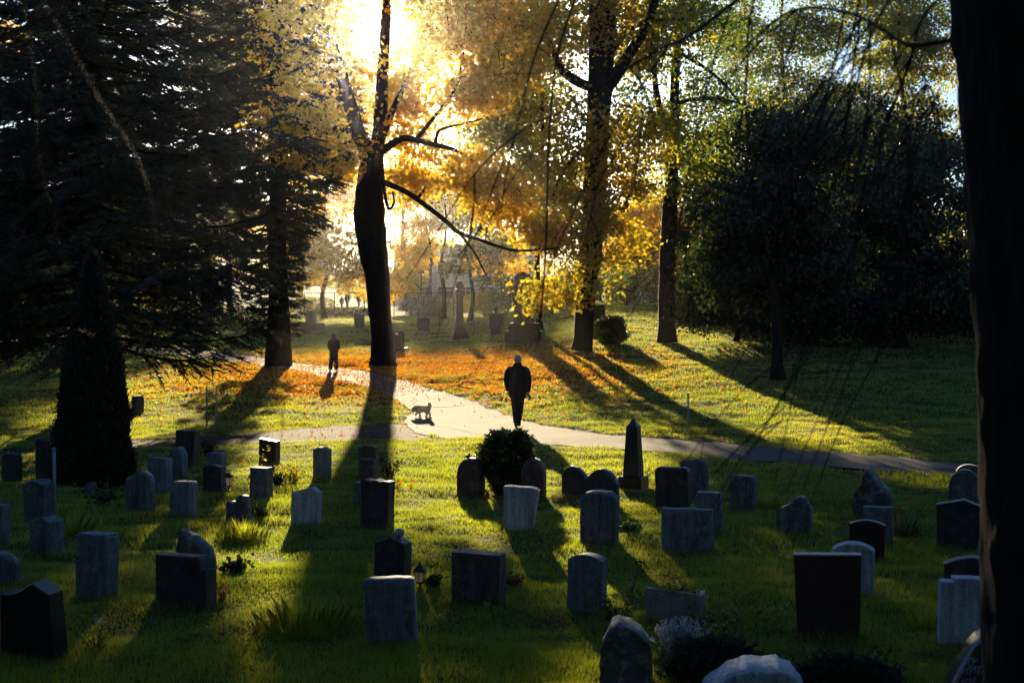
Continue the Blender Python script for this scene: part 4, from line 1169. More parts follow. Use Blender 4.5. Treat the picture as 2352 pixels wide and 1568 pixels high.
# ball-topped column
b = G(1056, 781); d = b[1]; s_ = d / F
root = empty('column_monument', b, 'tall dark column monument crowned by a stone ball, on a stepped base', 'monument', rz=.2)
mb = MB(); z = 0
for w_, h_ in ((50,12),(42,8),(34,8),(27,7)):
    mb.box((0,0,z+h_*s_/2),(w_*s_*.8,w_*s_*.8,h_*s_), taper=.93); z += h_*s_ + .002
mb.build('stepped_base', M['dark'], root, bevel=.02)
mb = MB(); mb.lathe([(13*s_,z),(10.5*s_,z+5*s_),(8.6*s_,z+14*s_),(8*s_,z+60*s_),(8.4*s_,z+64*s_)], n=8, seg=.5); mb.build('shaft', M['dark'], root)
z2 = z + 64*s_
mb = MB(); mb.lathe([(8.2*s_,z2+.002),(11*s_,z2+3*s_),(11.5*s_,z2+9*s_),(9*s_,z2+12*s_),(11*s_,z2+14*s_),(11*s_,z2+16*s_),(6*s_,z2+18*s_)], n=16); mb.build('capital', M['dark'], root)
mb = MB(); mb.ell((0,0,z2+26*s_),(10*s_,10*s_,10*s_),18,12); mb.build('ball', M['dark'], root, smooth=True)

# tall monument among the leaves
b = G(1205, 786); d = b[1]; s_ = d / F
root = empty('grave_monument', b, 'massive dark pillar monument on a broad block base, half covered by hanging leaves', 'monument', rz=-.15)
mb = MB(); mb.box((0,0,13*s_),(84*s_,60*s_,26*s_)); mb.box((0,0,26*s_+9*s_+.002),(70*s_,50*s_,18*s_),taper=.94); mb.build('base', M['dark'], root, bevel=.03)
V, Fs = slab_mesh(40*s_, 118*s_, 34*s_, [(0,.9),(.2,.97),(.5,1),(.8,.95),(1,.88)], 1.1, 0, .05, .03, 4.0); mb = MB(); mb.add(V, Fs)
o = mb.build('pillar', M['rock'], root, smooth=True); o.location = (-2*s_, 0, 44*s_ + .003)
# pedestal with an urn-shaped plant bowl
b = G(1139, 770); d = b[1]; s_ = d / F
root = empty('stone_pedestal', b, 'dark stone pedestal with a wide cap and a small urn, right of the column', 'monument', rz=-.2)
mb = MB(); mb.box((0,0,8*s_),(20*s_,20*s_,16*s_)); mb.box((0,0,16*s_+15*s_),(24*s_,24*s_,30*s_),taper=1.08); mb.build('shaft', M['dark'], root, bevel=.02)
mb = MB(); mb.box((0,0,48*s_),(32*s_,32*s_,4*s_)); mb.build('cap', M['dark'], root, bevel=.02)
mb = MB(); mb.lathe([(3*s_,50*s_+.002),(2*s_,53*s_),(5*s_,57*s_),(6*s_,61*s_),(3*s_,64*s_),(1*s_,67*s_)], n=14); mb.build('urn', M['dark'], root, smooth=True)

# white label on the leaning stone
lst = [o for o in C.objects if o.get('label', '').startswith('dark headstone with a small white label')][0]
mb = MB(); mb.box((-.06,-.145,.78),(.14,.01,.12)); mb.build('label', M['white'], lst)

# ------------------------------------------------------------------ boulders and planter
def boulder(label, u0, u1, vt, vb, mat, prof, T, rough, seed=1.0):
    return stone(label, u0, u1, vt, vb, mat, prof, T=T, yaw=-.1, rough=rough, name='boulder', smooth=True, cat='boulder', group=None)
boulder('dark lichen-spotted boulder in the foreground left of the silver bush', 1379,1500,1440,1600,'rock',[(0,.55),(.08,.78),(.2,.97),(.35,1),(.6,.95),(.8,.86),(.95,.72),(1,.5)],.42,.03)
boulder('pale grey boulder cut by the bottom edge of the view', 1610,1850,1543,1640,'pale',[(0,.35),(.1,.6),(.25,.86),(.45,.97),(.6,.96),(.75,1),(.9,.82),(1,.5)],.5,.02)
b = G(1556, 1432); d = b[1]; s_ = d/F
root = empty('stone_planter', (b[0], b[1]+.12, b[2]), 'cracked plastered stone planter full of yellowing plants', 'planter', rz=-.22)
V, Fs = slab_mesh(128*s_, 82*s_, .05, [(0,1),(.3,.96),(.7,.91),(1,.84)], .97, 0, .006, .01, 2.0); mb = MB(); mb.add(V, Fs)
o = mb.build('front_panel', M['planter'], root); o.location = (0,-.13,0)
mb = MB()
for x in (-62*s_, 60*s_): mb.box((x,.03,32*s_),(.05,.27,64*s_+.04))
mb.box((0,.175,30*s_),(120*s_,.05,60*s_)); mb.build('panels', M['planter'], root, bevel=.01)
mb = MB(); mb.box((0,.02,50*s_),(116*s_,.25,.05)); mb.build('soil', M['soil'], root)
crk = MB()
def crack(pts, r):
    crk.tube([((u - 1556)*s_, -.1575, (1432 - v)*s_) for u, v in pts], r, 4)
def patch(pts):
    b_ = [((u - 1556)*s_, (1432 - v)*s_) for u, v in pts]; n_ = len(b_)
    crk2.add([(x, -.1600, z) for x, z in b_] + [(x, -.15, z) for x, z in b_], [tuple(range(n_))[::-1]] + [(q, (q+1) % n_, (q+1) % n_ + n_, q + n_) for q in range(n_)])
crk2 = MB()
edge_ = [(1541,1420),(1547,1412),(1552,1403),(1560,1399),(1566,1402),(1573,1406),(1582,1404),(1590,1399),(1598,1396),(1604,1400),(1609,1408)]
patch([(1500,1432),(1500,1362),(1520,1361),(1616,1376),(1613,1410),(1609,1408)] + edge_[::-1][1:] + [(1538,1432)])
crk2.build('plaster_skin', M['planter'], root)
crack([(1541,1420),(1543,1410),(1533,1404),(1530,1394),(1536,1385),(1545,1381)], .003); crack([(1598,1396),(1602,1386),(1612,1380)], .0025)
crack([(1512,1372),(1515,1378),(1513,1384)], .006)
crk.build('crack', M['cloth_black'], root)

# ------------------------------------------------------------------ plants on the graves
def sprig_plant(name, label, base, stems, leaf, lsize, lrange=(4, 9), cat='plant', group=None, stemmat='twig', sr=.004, extra=None, flat=None):
    """stems: list of (dx, dy, h, bend) ; leaves along every stem"""
    root = empty(name, base, label, cat, group)
    tb = MB(); L = []
    for dx, dy, h, bend in stems:
        a = rng.random() * 6.28
        pts = [(dx*.2, dy*.2, -.02), (dx*.5, dy*.5, h*.5), (dx + bend*math.cos(a), dy + bend*math.sin(a), h)]
        c, r = smooth_path(pts, [sr, sr*.8, sr*.4], 7)
        tb.tube(c, r, 5)
        for q in range(rng.integers(*lrange)):
            t = .25 + .75 * rng.random()
            i = t * 6; j = min(5, int(i))
            L.append(c[j] * (1 - (i - j)) + c[j+1] * (i - j) + rng.normal(size=3) * lsize * .5)
    tb.build('stems', M[stemmat], root)
    L = np.array(L)
    V, Q = leaf_faces(L, lsize, flat=flat)
    mesh_np('leaves', V, Q, M[leaf], root, rnd=np.repeat(rng.random(len(L)), 4))
    return root
def fan(n, r, h, hv=.3, bend=.05):
    return [(r*(rng.random()-.5)*2, r*(rng.random()-.5)*1.4, h*(1-hv*rng.random()), bend*rng.random()) for _ in range(n)]
def flower_part(root, pts, mat, size, n):
    L = np.concatenate([np.array(p) + rng.normal(size=(n, 3)) * size * .7 for p in pts])
    V, Q = leaf_faces(L, size)
    mesh_np('flowers', V, Q, M[mat], root, rnd=np.repeat(rng.random(len(L)), 4))
r_ = sprig_plant('geranium', 'small bright red geranium at the right foot of the stepped dark headstone', G(508,1388), fan(9,.06,.15), 'green', .04)
flower_part(r_, [(0,0,.17),(.04,-.01,.13),(-.02,.02,.19),(.05,.01,.18),(.02,0,.09)], 'redpetal', .026, 9)
r_ = sprig_plant('pink_flower', 'thin plant with two pink flower heads right of the black stone', G(222,1500), fan(14,.18,.24), 'green', .035)
flower_part(r_, [(0,-.02,.30),(.045,-.02,.285)], 'pinkpetal', .022, 10)
sprig_plant('fir_sprig', 'dark bundle of fir sprigs lying right of the pointed rock slab', G(538,1322), fan(12,.14,.17,.5,.1), 'needle', .07, (14,24))
sprig_plant('fir_sprig', 'dark spiky sprigs beside the ragged twin-peaked rock', G(602,1188), fan(9,.14,.15,.5,.1), 'needle', .07, (10,18))
sprig_plant('fir_sprig', 'dark spiky sprigs right of the lantern on the lawn', G(997,1352), fan(9,.10,.17,.5,.1), 'needle', .06, (10,18))
sprig_plant('shrub', 'sunlit yellow-leaved shrub between two grey headstones', G(668,1112), fan(26,.30,.40,.6,.1), 'goldgreen', .045, (12,22))
sprig_plant('dark_shrub', 'dark round leafy shrub below the sunlit yellow shrub', G(638,1117), fan(22,.14,.22,.4,.05), 'darkgreen', .05, (12,20))
sprig_plant('peony', 'plant with large yellow leaves in front of the black rough-topped headstone', G(612,1092), fan(6,.2,.66,.5,.12), 'goldgreen', .055, (4,7))
sprig_plant('shrub', 'dark twiggy shrub right of the brownish headstones in the trunk shadow', G(892,1106), fan(24,.22,.52,.5,.1), 'darkgreen', .045, (14,24))
sprig_plant('heather', 'reddish heather clump at the right foot of the reddish arch-shaped headstone', G(1122,1136), fan(12,.10,.10,.4,.03), 'redleaf', .03, (6,12))
sprig_plant('red_plant', 'dark red low plant right of the wide low headstone', G(1177,1345), fan(14,.14,.12,.5,.05), 'redleaf', .04, (8,14))
sprig_plant('rose_bush', 'leafy rose bush with pale sunlit leaves beside the cracked planter', G(1425,1448), fan(20,.28,.42,.5,.14), 'green', .036, (16,28))
sprig_plant('tall_sprig', 'long arching sprig with pale sunlit leaves above the rose bush', G(1432,1440), [(.16,.02,.60,.02),(.10,.05,.50,.05),(-.22,.0,.38,.05)], 'box', .05, (14,18))
sprig_plant('shrub', 'low spreading brown-leaved plant right of the cracked planter', G(1690,1435), fan(46,.55,.20,.6,.14), 'goldgreen', .05, (6,12))
sprig_plant('shrub', 'dark leafy weeds around the foot of the cypress', G(225,1165), fan(20,.4,.42,.6,.12), 'darkgreen', .06, (8,14))
sprig_plant('planter_plants', 'yellowing plants growing along the top of the cracked planter', b + np.array([0, .12, 52*s_]), fan(30,.26,.15,.6,.05), 'goldgreen', .055, (5,9))
sprig_plant('silver_bush', 'silvery white feathery bush in the foreground beside the dark boulder', G(1562,1522), fan(80,.26,.40,.45,.10), 'silver', .019, (44,70), sr=.003)
sprig_plant('shrub', 'dark shrub right of the tall dark slab by the dirt track', G(476,1046), fan(18,.22,.34,.5,.1), 'darkgreen', .06, (10,16))
sprig_plant('weed', 'pale wiry weed stalk standing left of the shield-topped headstone', G(746-20,1090), [(.10,0,.85,.02),(.12,.02,.7,.05),(.02,0,.5,.05)], 'drygrass', .03, (10,16))
sprig_plant('shrub', 'small orange-flowered plant beside the pointed natural boulder', G(2064,1192), fan(10,.1,.2,.5,.05), 'litter', .05, (6,10))
sprig_plant('weed', 'pale plant tufts at the right foot of the shield-topped headstone', G(738,1108), fan(10,.14,.16,.5,.05), 'goldgreen', .05, (6,10))
sprig_plant('shrub', 'dark weeds right of the hunched rough-hewn headstone', G(1446,1228), fan(16,.14,.26,.6,.1), 'green', .04, (8,14))

def tuft(label, u, v, r, h, n, mat='grass', wd=.0045):
    n = int(n * 1.8)
    b = G(u, v)
    a = rng.random(n) * 6.28; rr = r * rng.random(n) ** .6
    x = rr * np.cos(a); y = rr * np.sin(a)
    hh = h * (.25 + .85 * rng.random(n)) * (1 - .55 * (rr / r) ** 2) * (.55 + .9 * vnoise(x * 5 + u, y * 5, 55))
    bend = .5 * hh * (.3 + rng.random(n)); la = a + rng.normal(size=n) * .6
    V = np.empty((n, 5, 3), np.float32); w_ = wd
    c, s = np.cos(a + 1.57) * w_ * .5, np.sin(a + 1.57) * w_ * .5
    z = np.zeros(n)
    V[:,0] = np.stack([x-c, y-s, z], 1); V[:,1] = np.stack([x+c, y+s, z], 1)
    V[:,2] = np.stack([x+c*.7+bend*.35*np.cos(la), y+s*.7+bend*.35*np.sin(la), hh*.65], 1)
    V[:,3] = np.stack([x+bend*np.cos(la), y+bend*np.sin(la), hh], 1)
    V[:,4] = np.stack([x-c*.7+bend*.35*np.cos(la), y-s*.7+bend*.35*np.sin(la), hh*.65], 1)
    o = mesh_np('grass_tuft', V.reshape(-1, 3), np.arange(n*5).reshape(-1, 5), M[mat], rnd=np.repeat(rng.random(n)*.9, 5))
    o.location = tuple(b)
    tag(o, label, 'grass tuft', 'long grass tufts left by the mower')
tuft('big mound of long dark grass in the foreground left of the leaning granite slab', 700,1440,.50,.30,1100,'grass')
tuft('long pale grass tuft below the ragged twin-peaked rock', 560,1238,.34,.22,800,'grass')
tuft('dry grass tuft at the right foot of the tilted grey headstone', 1226,1232,.14,.15,220,'drygrass')
tuft('dark grass tuft at the left foot of the tilted grey headstone', 1140,1226,.16,.10,220,'grass')
tuft('long grass right of the short rough headstone', 1762,1168,.22,.34,320,'grass')
tuft('pale long grass right of the narrow pale grey headstone', 2072,1230,.22,.30,380,'drygrass')
tuft('grass tuft left of the speckled pale granite headstone', 2110,1440,.26,.18,420,'grass')
tuft('grass clump beside the big brown slab', 2010,1390,.2,.14,280,'grass')
tuft('weedy grass behind the small gable-topped headstone', 160,1230,.3,.34,420,'grass')
tuft('grass at the right foot of the reddish rounded headstone behind the bush', 1285,1148,.14,.10,200,'drygrass')

# ------------------------------------------------------------------ grave lanterns
def lantern(label, base, s, rz):
    root = empty('grave_lantern', base, label, 'lantern', 'grave lanterns', rz)
    n = 6
    mb = MB(); mb.lathe([(.045*s,-.02),(.045*s,.012*s),(.018*s,.02*s),(.015*s,.055*s),(.05*s,.065*s),(.054*s,.085*s)], n=n); mb.build('base', M['metal'], root)
    mb = MB()
    for k in range(n):
        t = 2*math.pi*k/n
        mb.tube([(.050*s*math.cos(t),.050*s*math.sin(t),.085*s),(.074*s*math.cos(t),.074*s*math.sin(t),.215*s)], .0055*s, 5)
    mb.build('frame', M['metal'], root)
    for k in range(n):
        t0, t1 = 2*math.pi*k/n, 2*math.pi*(k+1)/n
        q = []
        for r, z in ((.048*s,.088*s),(.072*s,.214*s)):
            q.append([(r*math.cos(t0),r*math.sin(t0),z),(r*math.cos(t1),r*math.sin(t1),z)])
        mb = MB(); mb.add([q[0][0],q[0][1],q[1][1],q[1][0]],[(0,1,2,3)]); mb.build('pane', M['pane'], root)
    mb = MB(); mb.lathe([(.092*s,.212*s),(.094*s,.220*s),(.060*s,.252*s),(.044*s,.262*s),(.040*s,.275*s),(.014*s,.290*s)], n=n); mb.build('roof', M['metal'], root)
    mb = MB(); mb.lathe([(.010*s,.291*s),(.016*s,.302*s),(.010*s,.312*s),(.003*s,.326*s)], n=10); mb.build('finial', M['metal'], root, smooth=True)
    return root
lantern('small black lantern with pale glass standing right of the dark gable-topped headstone', G(965,1352), .90, .25)
lantern('small black lantern with bright glass against the right side of the curved dark headstone', G(524,1127), 1.06, .1)

# ------------------------------------------------------------------ poles
def pole(name, label, u, vt, vb, r, mat, capr=1.0, group=None):
    b = G(u, vb); h = (vb - vt) * b[1] / F
    root = empty(name, b, label, 'post', group)
    mb = MB(); mb.tube([(0,0,-.1),(.005,0,h*.5),(0,.004,h)], r, 10); mb.build('shaft', M[mat], root, smooth=True)
    mb = MB(); mb.lathe([(r*1.25,h-.02),(r*1.3,h+.012),(r*.5,h+.025)], n=10); mb.build('cap', M[mat], root)
    return root
pole('metal_pole', 'grey metal pole behind the shoulder-topped headstone on the left', 125,1031,1180,.022,'galv')
pole('stake', 'thin wooden stake on the left lawn, the darker one of two', 475,890,976,.022,'wood',group='two stakes on the left lawn')
pole('stake', 'thin pale stake on the left lawn, right beside the darker one', 497,890,972,.02,'galv',group='two stakes on the left lawn')
pole('metal_pole', 'thin pale pole on the lawn above the path, right of the obelisk', 1580,905,992,.022,'galv')

# ------------------------------------------------------------------ bench
b = G(986, 748)
root = empty('park_bench', b, 'park bench with a sunlit seat behind the dark square headstone', 'bench', rz=.12)
mb = MB()
for y in (-.20,-.05,.10): mb.box((0,y,.46),(1.75,.13,.04))
mb.build('seat', M['wood'], root, bevel=.006)
mb = MB()
for z in (.66,.82): mb.box((.0,.24+.05*(z-.6),z),(1.75,.035,.11))
mb.build('backrest', M['wood'], root, bevel=.006)
for x in (-.7,.7):
    mb = MB(); mb.tube([(x,-.26,0),(x,-.20,.44),(x,.16,.44),(x,.24,.9)],.025,6); mb.tube([(x,.26,0),(x,.14,.44)],.025,6); mb.build('leg', M['metal'], root)

# ------------------------------------------------------------------ fence and lamp at the back
xs = np.arange(-19.5, 2.4, 2.45)
root = empty('chain_link_fence', (xs[0], 117, float(zmac(xs[0],117))), 'tall thin wire fence with dark posts along the back of the cemetery', 'fence')
for x in xs:
    mb = MB(); z = float(zmac(x,117)) - float(zmac(xs[0],117)); mb.tube([(x-xs[0],0,z-.2),(x-xs[0],0,z+2.0)],.04,7); mb.build('post', M['metal'], root)
mb = MB(); mb.tube([(0,0,2.0),(xs[-1]-xs[0],0,2.0)],.03,6); mb.build('rail', M['metal'], root)
mb = MB()
for k in np.arange(0.0, xs[-1]-xs[0], .22):
    mb.tube([(k,0,.05),(min(k+1.9,xs[-1]-xs[0]),0,1.95)],.004,3,cap=False); mb.tube([(k,.004,1.95),(min(k+1.9,xs[-1]-xs[0]),.004,.05)],.004,3,cap=False)
mb.build('wire_mesh', M['galv'], root)
x = P(968,700,124)[0]; b = np.array([x,124,float(zmac(x,124))])
root = empty('lamp_post', b, 'slender dark lamp post with a flat box head behind the fence', 'lamp post')
mb = MB(); mb.tube([(0,0,0),(0,0,3.6)],.055,8); mb.build('post', M['metal'], root)
mb = MB(); mb.box((0,0,3.72),(.55,.34,.20)); mb.build('lamp_head', M['metal'], root, bevel=.02)

# ------------------------------------------------------------------ buildings beyond
def building(label, x0, x1, y, zb, h, depth, rows, cols, wall, name='house', roof=None, ww=1.1, wh=1.4, z0=1.0, dz=3.0):
    root = empty(name, ((x0+x1)/2, y, zb), label, 'building')
    W = x1 - x0
    mb = MB(); mb.box((0,depth/2,h/2),(W,depth,h)); mb.build('wall', M[wall], root)
    if roof:
        mb = MB(); o_ = .5
        mb.add([(-W/2-o_,-o_,h),(W/2+o_,-o_,h),(W/2+o_,depth+o_,h),(-W/2-o_,depth+o_,h),(-W/2-o_,depth/2,h+roof),(W/2+o_,depth/2,h+roof)],[(0,1,5,4),(2,3,4,5),(0,4,3),(1,2,5),(3,2,1,0)])
        mb.build('roof', M['roof'], root)
    else:
        mb = MB(); mb.box((0,depth/2,h+.15),(W+.4,depth+.4,.3)); mb.build('roof', M['roof'], root)
    for r in range(rows):
        for c in range(cols):
            cx = -W/2 + W*(c+.5)/cols; cz = z0 + r*dz + wh/2
            mb = MB(); t = .09
            for (px_,pz_,sx,sz) in ((cx,cz+wh/2,ww+2*t,t),(cx,cz-wh/2,ww+2*t,t),(cx-ww/2-t/2,cz,t,wh-t),(cx+ww/2+t/2,cz,t,wh-t),(cx,cz,t*.6,wh-t)):
                mb.box((px_,-.03,pz_),(sx,.10,sz))
            f = mb.build('window', M['plaster_white'], root)
            mb = MB(); mb.box((cx,-.012,cz),(ww,.02,wh)); mb.build('pane', M['window'], f)
    return root
def zt(x, y): return float(zmac(x, y))
k = building('pale grey low building with white framed windows beyond the street lamp', P(905,690,182)[0], P(1235,690,182)[0], 182, 2.4, 7.6, 12, 2, 7, 'plaster', ww=1.9, wh=1.5, dz=3.4)
# scaffold in front of it
xa, xb = P(1000,690,179)[0], P(1230,690,179)[0]
root = empty('scaffold', (xa,179.6,2.4), 'pale metal scaffold standing against the grey low building', 'scaffold')
mb = MB()
for x in np.arange(0, xb-xa+.1, 2.2):
    for yy in (0,.9): mb.tube([(x,yy,0),(x,yy,8.2)],.05,5)
for z in (1.0,2.0,3.0,4.2,5.2,6.2,7.4,8.2): mb.tube([(0,0,z),(xb-xa,0,z)],.04,5)
mb.build('poles', M['galv'], root)
for z in (2.1,4.3,6.3):
    mb = MB(); mb.box(((xb-xa)/2,.45,z),(xb-xa,.9,.08)); mb.build('deck', M['wood'], root)
building('tall pale apartment block rising left of the forked trunk', P(688,690,262)[0], P(738,690,262)[0], 262, 2.4, 17.5, 10, 5, 3, 'plaster', name='apartment_building', dz=3.2)
building('white house behind the dark trees right of the slim forked trunk', P(1560,690,118)[0], P(1720,690,118)[0], 118, 2.9, 5.6, 8, 2, 4, 'plaster_white', roof=2.4, dz=2.7, ww=.9, wh=1.3, z0=.9)
building('grey house behind the bright yellow tree', P(1395,690,128)[0], P(1535,690,128)[0], 128, 2.9, 6.4, 8, 2, 4, 'plaster', roof=2.6, dz=2.8, ww=1.0, wh=1.3, z0=.9)
building('white gabled house glimpsed high between the right hand trees', P(1760,690,135)[0], P(1960,690,135)[0], 135, 3.0, 12.5, 9, 3, 4, 'plaster_white', roof=3.0, dz=3.6, z0=1.6)
building('white house glimpsed through the boughs of the near fir', P(30,690,142)[0], P(150,690,142)[0], 142, 4.9, 4.6, 8, 1, 3, 'plaster_white', roof=2.2, dz=2.7, ww=.9, wh=1.2)

# ------------------------------------------------------------------ parked cars beyond the firs
def car(label, x, y, rz, mat):
    root = empty('parked_car', (x, y, zt(x, y)), label, 'car', 'cars parked beyond the firs', rz)
    L, W, H = 4.2, 1.75, 1.46
    side = [(-2.1,.35),(-2.08,.62),(-1.95,.78),(-1.15,.90),(-.55,1.38),(.55,1.46),(1.25,1.38),(1.85,.98),(2.06,.92),(2.1,.40),(1.9,.26),(-1.9,.26)]
    mb = MB(); V = []; n = len(side)
    for yy, k in ((-W/2+.0,1),(W/2,1)):
        for sx, sz in side:
            inset = .16 * max(0, (sz-.9)/.56) * (1 if yy < 0 else -1)
            V.append((sx, yy+inset, sz))
    Fs = [tuple(range(n)), tuple(range(2*n-1, n-1, -1))] + [(i, i+n, (i+1)%n+n, (i+1)%n) for i in range(n)]
    mb.add(V, Fs); mb.build('body', mat, root, bevel=.03)
    mb = MB()
    for s in (-1,1):
        yy = s*(W/2+.004); yt = s*(W/2-.135)
        for q in ([(-1.02,.94),(-.52,1.33),(.12,1.39),(.12,.94)],[(.18,.94),(.18,1.39),(.98,1.33),(1.5,.96)]):
            mb.add([(a, (yy if z < 1 else yt), z) for a, z in q],[(0,1,2,3)])
    mb.add([(-1.14,-.74,.93),(-1.14,.74,.93),(-.58,.64,1.37),(-.58,-.64,1.37)],[(0,1,2,3)]); mb.add([(1.83,-.74,1.02),(1.83,.74,1.02),(1.29,.64,1.38),(1.29,-.64,1.38)],[(3,2,1,0)])
    mb.build('windows', M['window'], root)
    for sx in (-1.3,1.3):
        for s in (-1,1):
            mb = MB(); mb.lathe([(.20,-.1),(.31,-.1),(.32,-.06),(.32,.06),(.31,.1),(.20,.1)], n=18)
            w_ = mb.build('wheel', M['cloth_black'], root); w_.location = (sx, s*(W/2-.1), .32); w_.rotation_euler = (math.pi/2,0,0)
            mb = MB(); mb.lathe([(.01,-.104),(.19,-.104),(.19,.104),(.01,.104)], n=14); mb.build('rim', M['galv'], w_)
    for s in (-1,1):
        mb = MB(); mb.box((-2.05,s*.6,.70),(.08,.34,.13)); mb.build('headlight', M['white'], root, bevel=.02)
        mb = MB(); mb.box((2.05,s*.62,.80),(.08,.3,.15)); mb.build('tail_light', M['redpetal'], root)
    return root
paint_b = solidmat('silver_blue_car_paint', (.35,.40,.46), (.36,.41,.47), 3, .22, 0, spec=.6, metallic=.5)
paint_w = solidmat('white_car_paint', (.7,.72,.74), (.71,.73,.75), 3, .25, 0, spec=.6)
x = P(488,640,137)[0]; car('silver blue car glimpsed through the boughs left of the far fir', x, 137, 1.1, paint_b)
x = P(14,640,130)[0]; car('white car glimpsed at the left edge through the boughs of the near fir', x, 130, .5, paint_w)

# ------------------------------------------------------------------ people
def hand(mb, wrist, d, side, curl=.5, spread=(1, 0, 0)):
    """palm, four unequal bent fingers, thumb from the side of the palm"""
    w_ = np.array(wrist, float); d = np.array(d, float); d /= np.linalg.norm(d)
    s = np.array(spread, float); s -= d * np.dot(s, d); s /= np.linalg.norm(s)
    nrm = np.cross(d, s)
    pc = w_ + d * .05
    mb.tube([w_ - d*.01, w_ + d*.03, w_ + d*.085], [.024, .030, .028], 10)
    for k, (o_, L) in enumerate(((-.027,.066),(-.009,.076),(.009,.072),(.027,.056))):
        r0 = w_ + d * .082 + s * o_
        mb.tube([r0, r0 + d*L*.5 + nrm*curl*.012, r0 + d*L*.85 + nrm*curl*.04], [.0105,.0095,.008], 7)
    t0 = w_ + d * .03 - s * .03 * side
    mb.tube([t0, t0 - s*.022*side + d*.025, t0 - s*.028*side + d*.055 + nrm*.012], [.012,.0105,.008], 7)

def person(label, loc, rz, H=1.75, arms='down', hair=None, hat=None, coat=None, trousers=None, shoes='cloth_black', stance=None, voxel=.013, group=None, extra=None):
    root = empty('person', loc, label, 'person', group, rz)
    k = H / 1.75
    st = stance
    S = lambda q: tuple(np.array(q) * k)
    body = MB()
    body.ell(S((0,.02,1.635)), S((.075,.095,.115)), 16, 12)          # head
    body.ell(S((0,.118,1.625)), S((.014,.022,.024)), 8, 6)           # nose
    for s in (-1,1):
        body.ell(S((s*.077,.01,1.63)), S((.012,.022,.032)), 8, 6)     # ear
        body.ell(S((s*.032,.104,1.65)), S((.013,.010,.009)), 8, 6)    # eye
    body.ell(S((0,.108,1.583)), S((.026,.010,.008)), 8, 6)            # mouth
    body.tube([S((0,-.01,1.42)), S((0,.0,1.50)), S((0,.012,1.58))], [.075*k,.058*k,.055*k], 12)
    body.tube([S((0,0,.90)), S((0,0,1.02)), S((0,.01,1.22)), S((0,-.005,1.40)), S((0,-.01,1.46))], [.10*k,.095*k,.10*k,.095*k,.06*k], 14)
    for a in st['arms']:
        body.tube([S(q) for q in a], [.040*k,.050*k,.042*k,.030*k], 10)
        d = np.array(a[-1]) - np.array(a[-2])
        hand(body, S(a[-1]), st.get('hand_dir', d), 1 if a[0][0] > 0 else -1)
    for l in st['legs']:
        body.tube([S(q) for q in l[:3]], [.078*k,.055*k,.040*k], 10)
        body.tube([S(l[2]), S(l[3])], [.040*k,.030*k], 8)
    body.solid('body', M['skin'], root, .010, 3)
    c = MB()
    for z0, z1, pts in [(0,0,st['coat'])]:
        V = []; n = 22
        for (z, rx, ry, yo) in pts:
            for q in range(n):
                t = 2*math.pi*q/n
                V.append((rx*k*math.cos(t), ry*k*math.sin(t)+yo*k, z*k))
        Fs = [(i*n+q, i*n+(q+1)%n, (i+1)*n+(q+1)%n, (i+1)*n+q) for i in range(len(pts)-1) for q in range(n)]
        Fs += [tuple(range(n))[::-1], tuple((len(pts)-1)*n+q for q in range(n))]
        c.add(V, Fs)
    for a in st['arms']:
        pts, rr = smooth_path([np.array(S(q)) for q in a], [.060*k,.078*k,.072*k,.056*k], 9)
        pts = pts + np.array([[0,0,.012*math.sin(i*2.1)] for i in range(9)]) * .5
        c.tube(pts, rr, 12)
    co = c.solid(st.get('coat_name','coat'), M[coat], root, voxel, 3)
    t = MB()
    for l in st['legs']:
        pts, rr = smooth_path([np.array(S(q)) for q in l[:3]], [q*k for q in st['leg_r']], 9)
        t.tube(pts, rr, 12)
    t.tube([S((0,0,.84)), S((0,0,1.0))], .14*k, 12)
    t.solid('trousers', M[trousers], root, voxel, 2)
    for l in st['legs']:
        a, b_ = np.array(l[2]), np.array(l[3])
        m_ = MB()
        dirv = (b_ - a) / np.linalg.norm(b_ - a)
        heel = a + np.array(l[4]) if len(l) > 4 else a + np.array([0,-.05,-.06])
        toe = b_
        m_.tube([S(heel), S(heel*.6+toe*.4), S(toe*.8+heel*.2), S(toe)], [.042*k,.045*k,.048*k,.034*k], 10)
        m_.tube([S(a+np.array([0,0,.03])), S(heel*.8+toe*.2)], [.048*k,.045*k], 10)
        m_.solid('shoe', M[shoes], root, .010, 2)
    if hair:
        h = MB()
        h.ell(S((0,.0,1.655)), S((.090,.108,.112)), 14, 10)
        for q in range(15):
            an = math.pi + math.pi * (q / 14)
            x, y = .075*math.cos(an), .085*math.sin(an)
            h.tube([S((x,y,1.66)), S((x*1.15,y*1.05-.005,1.52)), S((x*1.30+.006*math.sin(q*3),y*1.15-.02,1.40-.05*math.cos(q*2)))], [.034*k,.032*k,.012*k], 7)
        h.solid('hair', M[hair], root, .011, 2)
    if hat:
        h = MB(); h.ell(S((0,.012,1.665)), S((.090,.110,.105)), 18, 14); h.tube([S((0,.012,1.60)), S((0,.012,1.655))], [.088*k,.094*k], 18)
        h.solid('hat', M[hat], root, .010, 2)
    return root

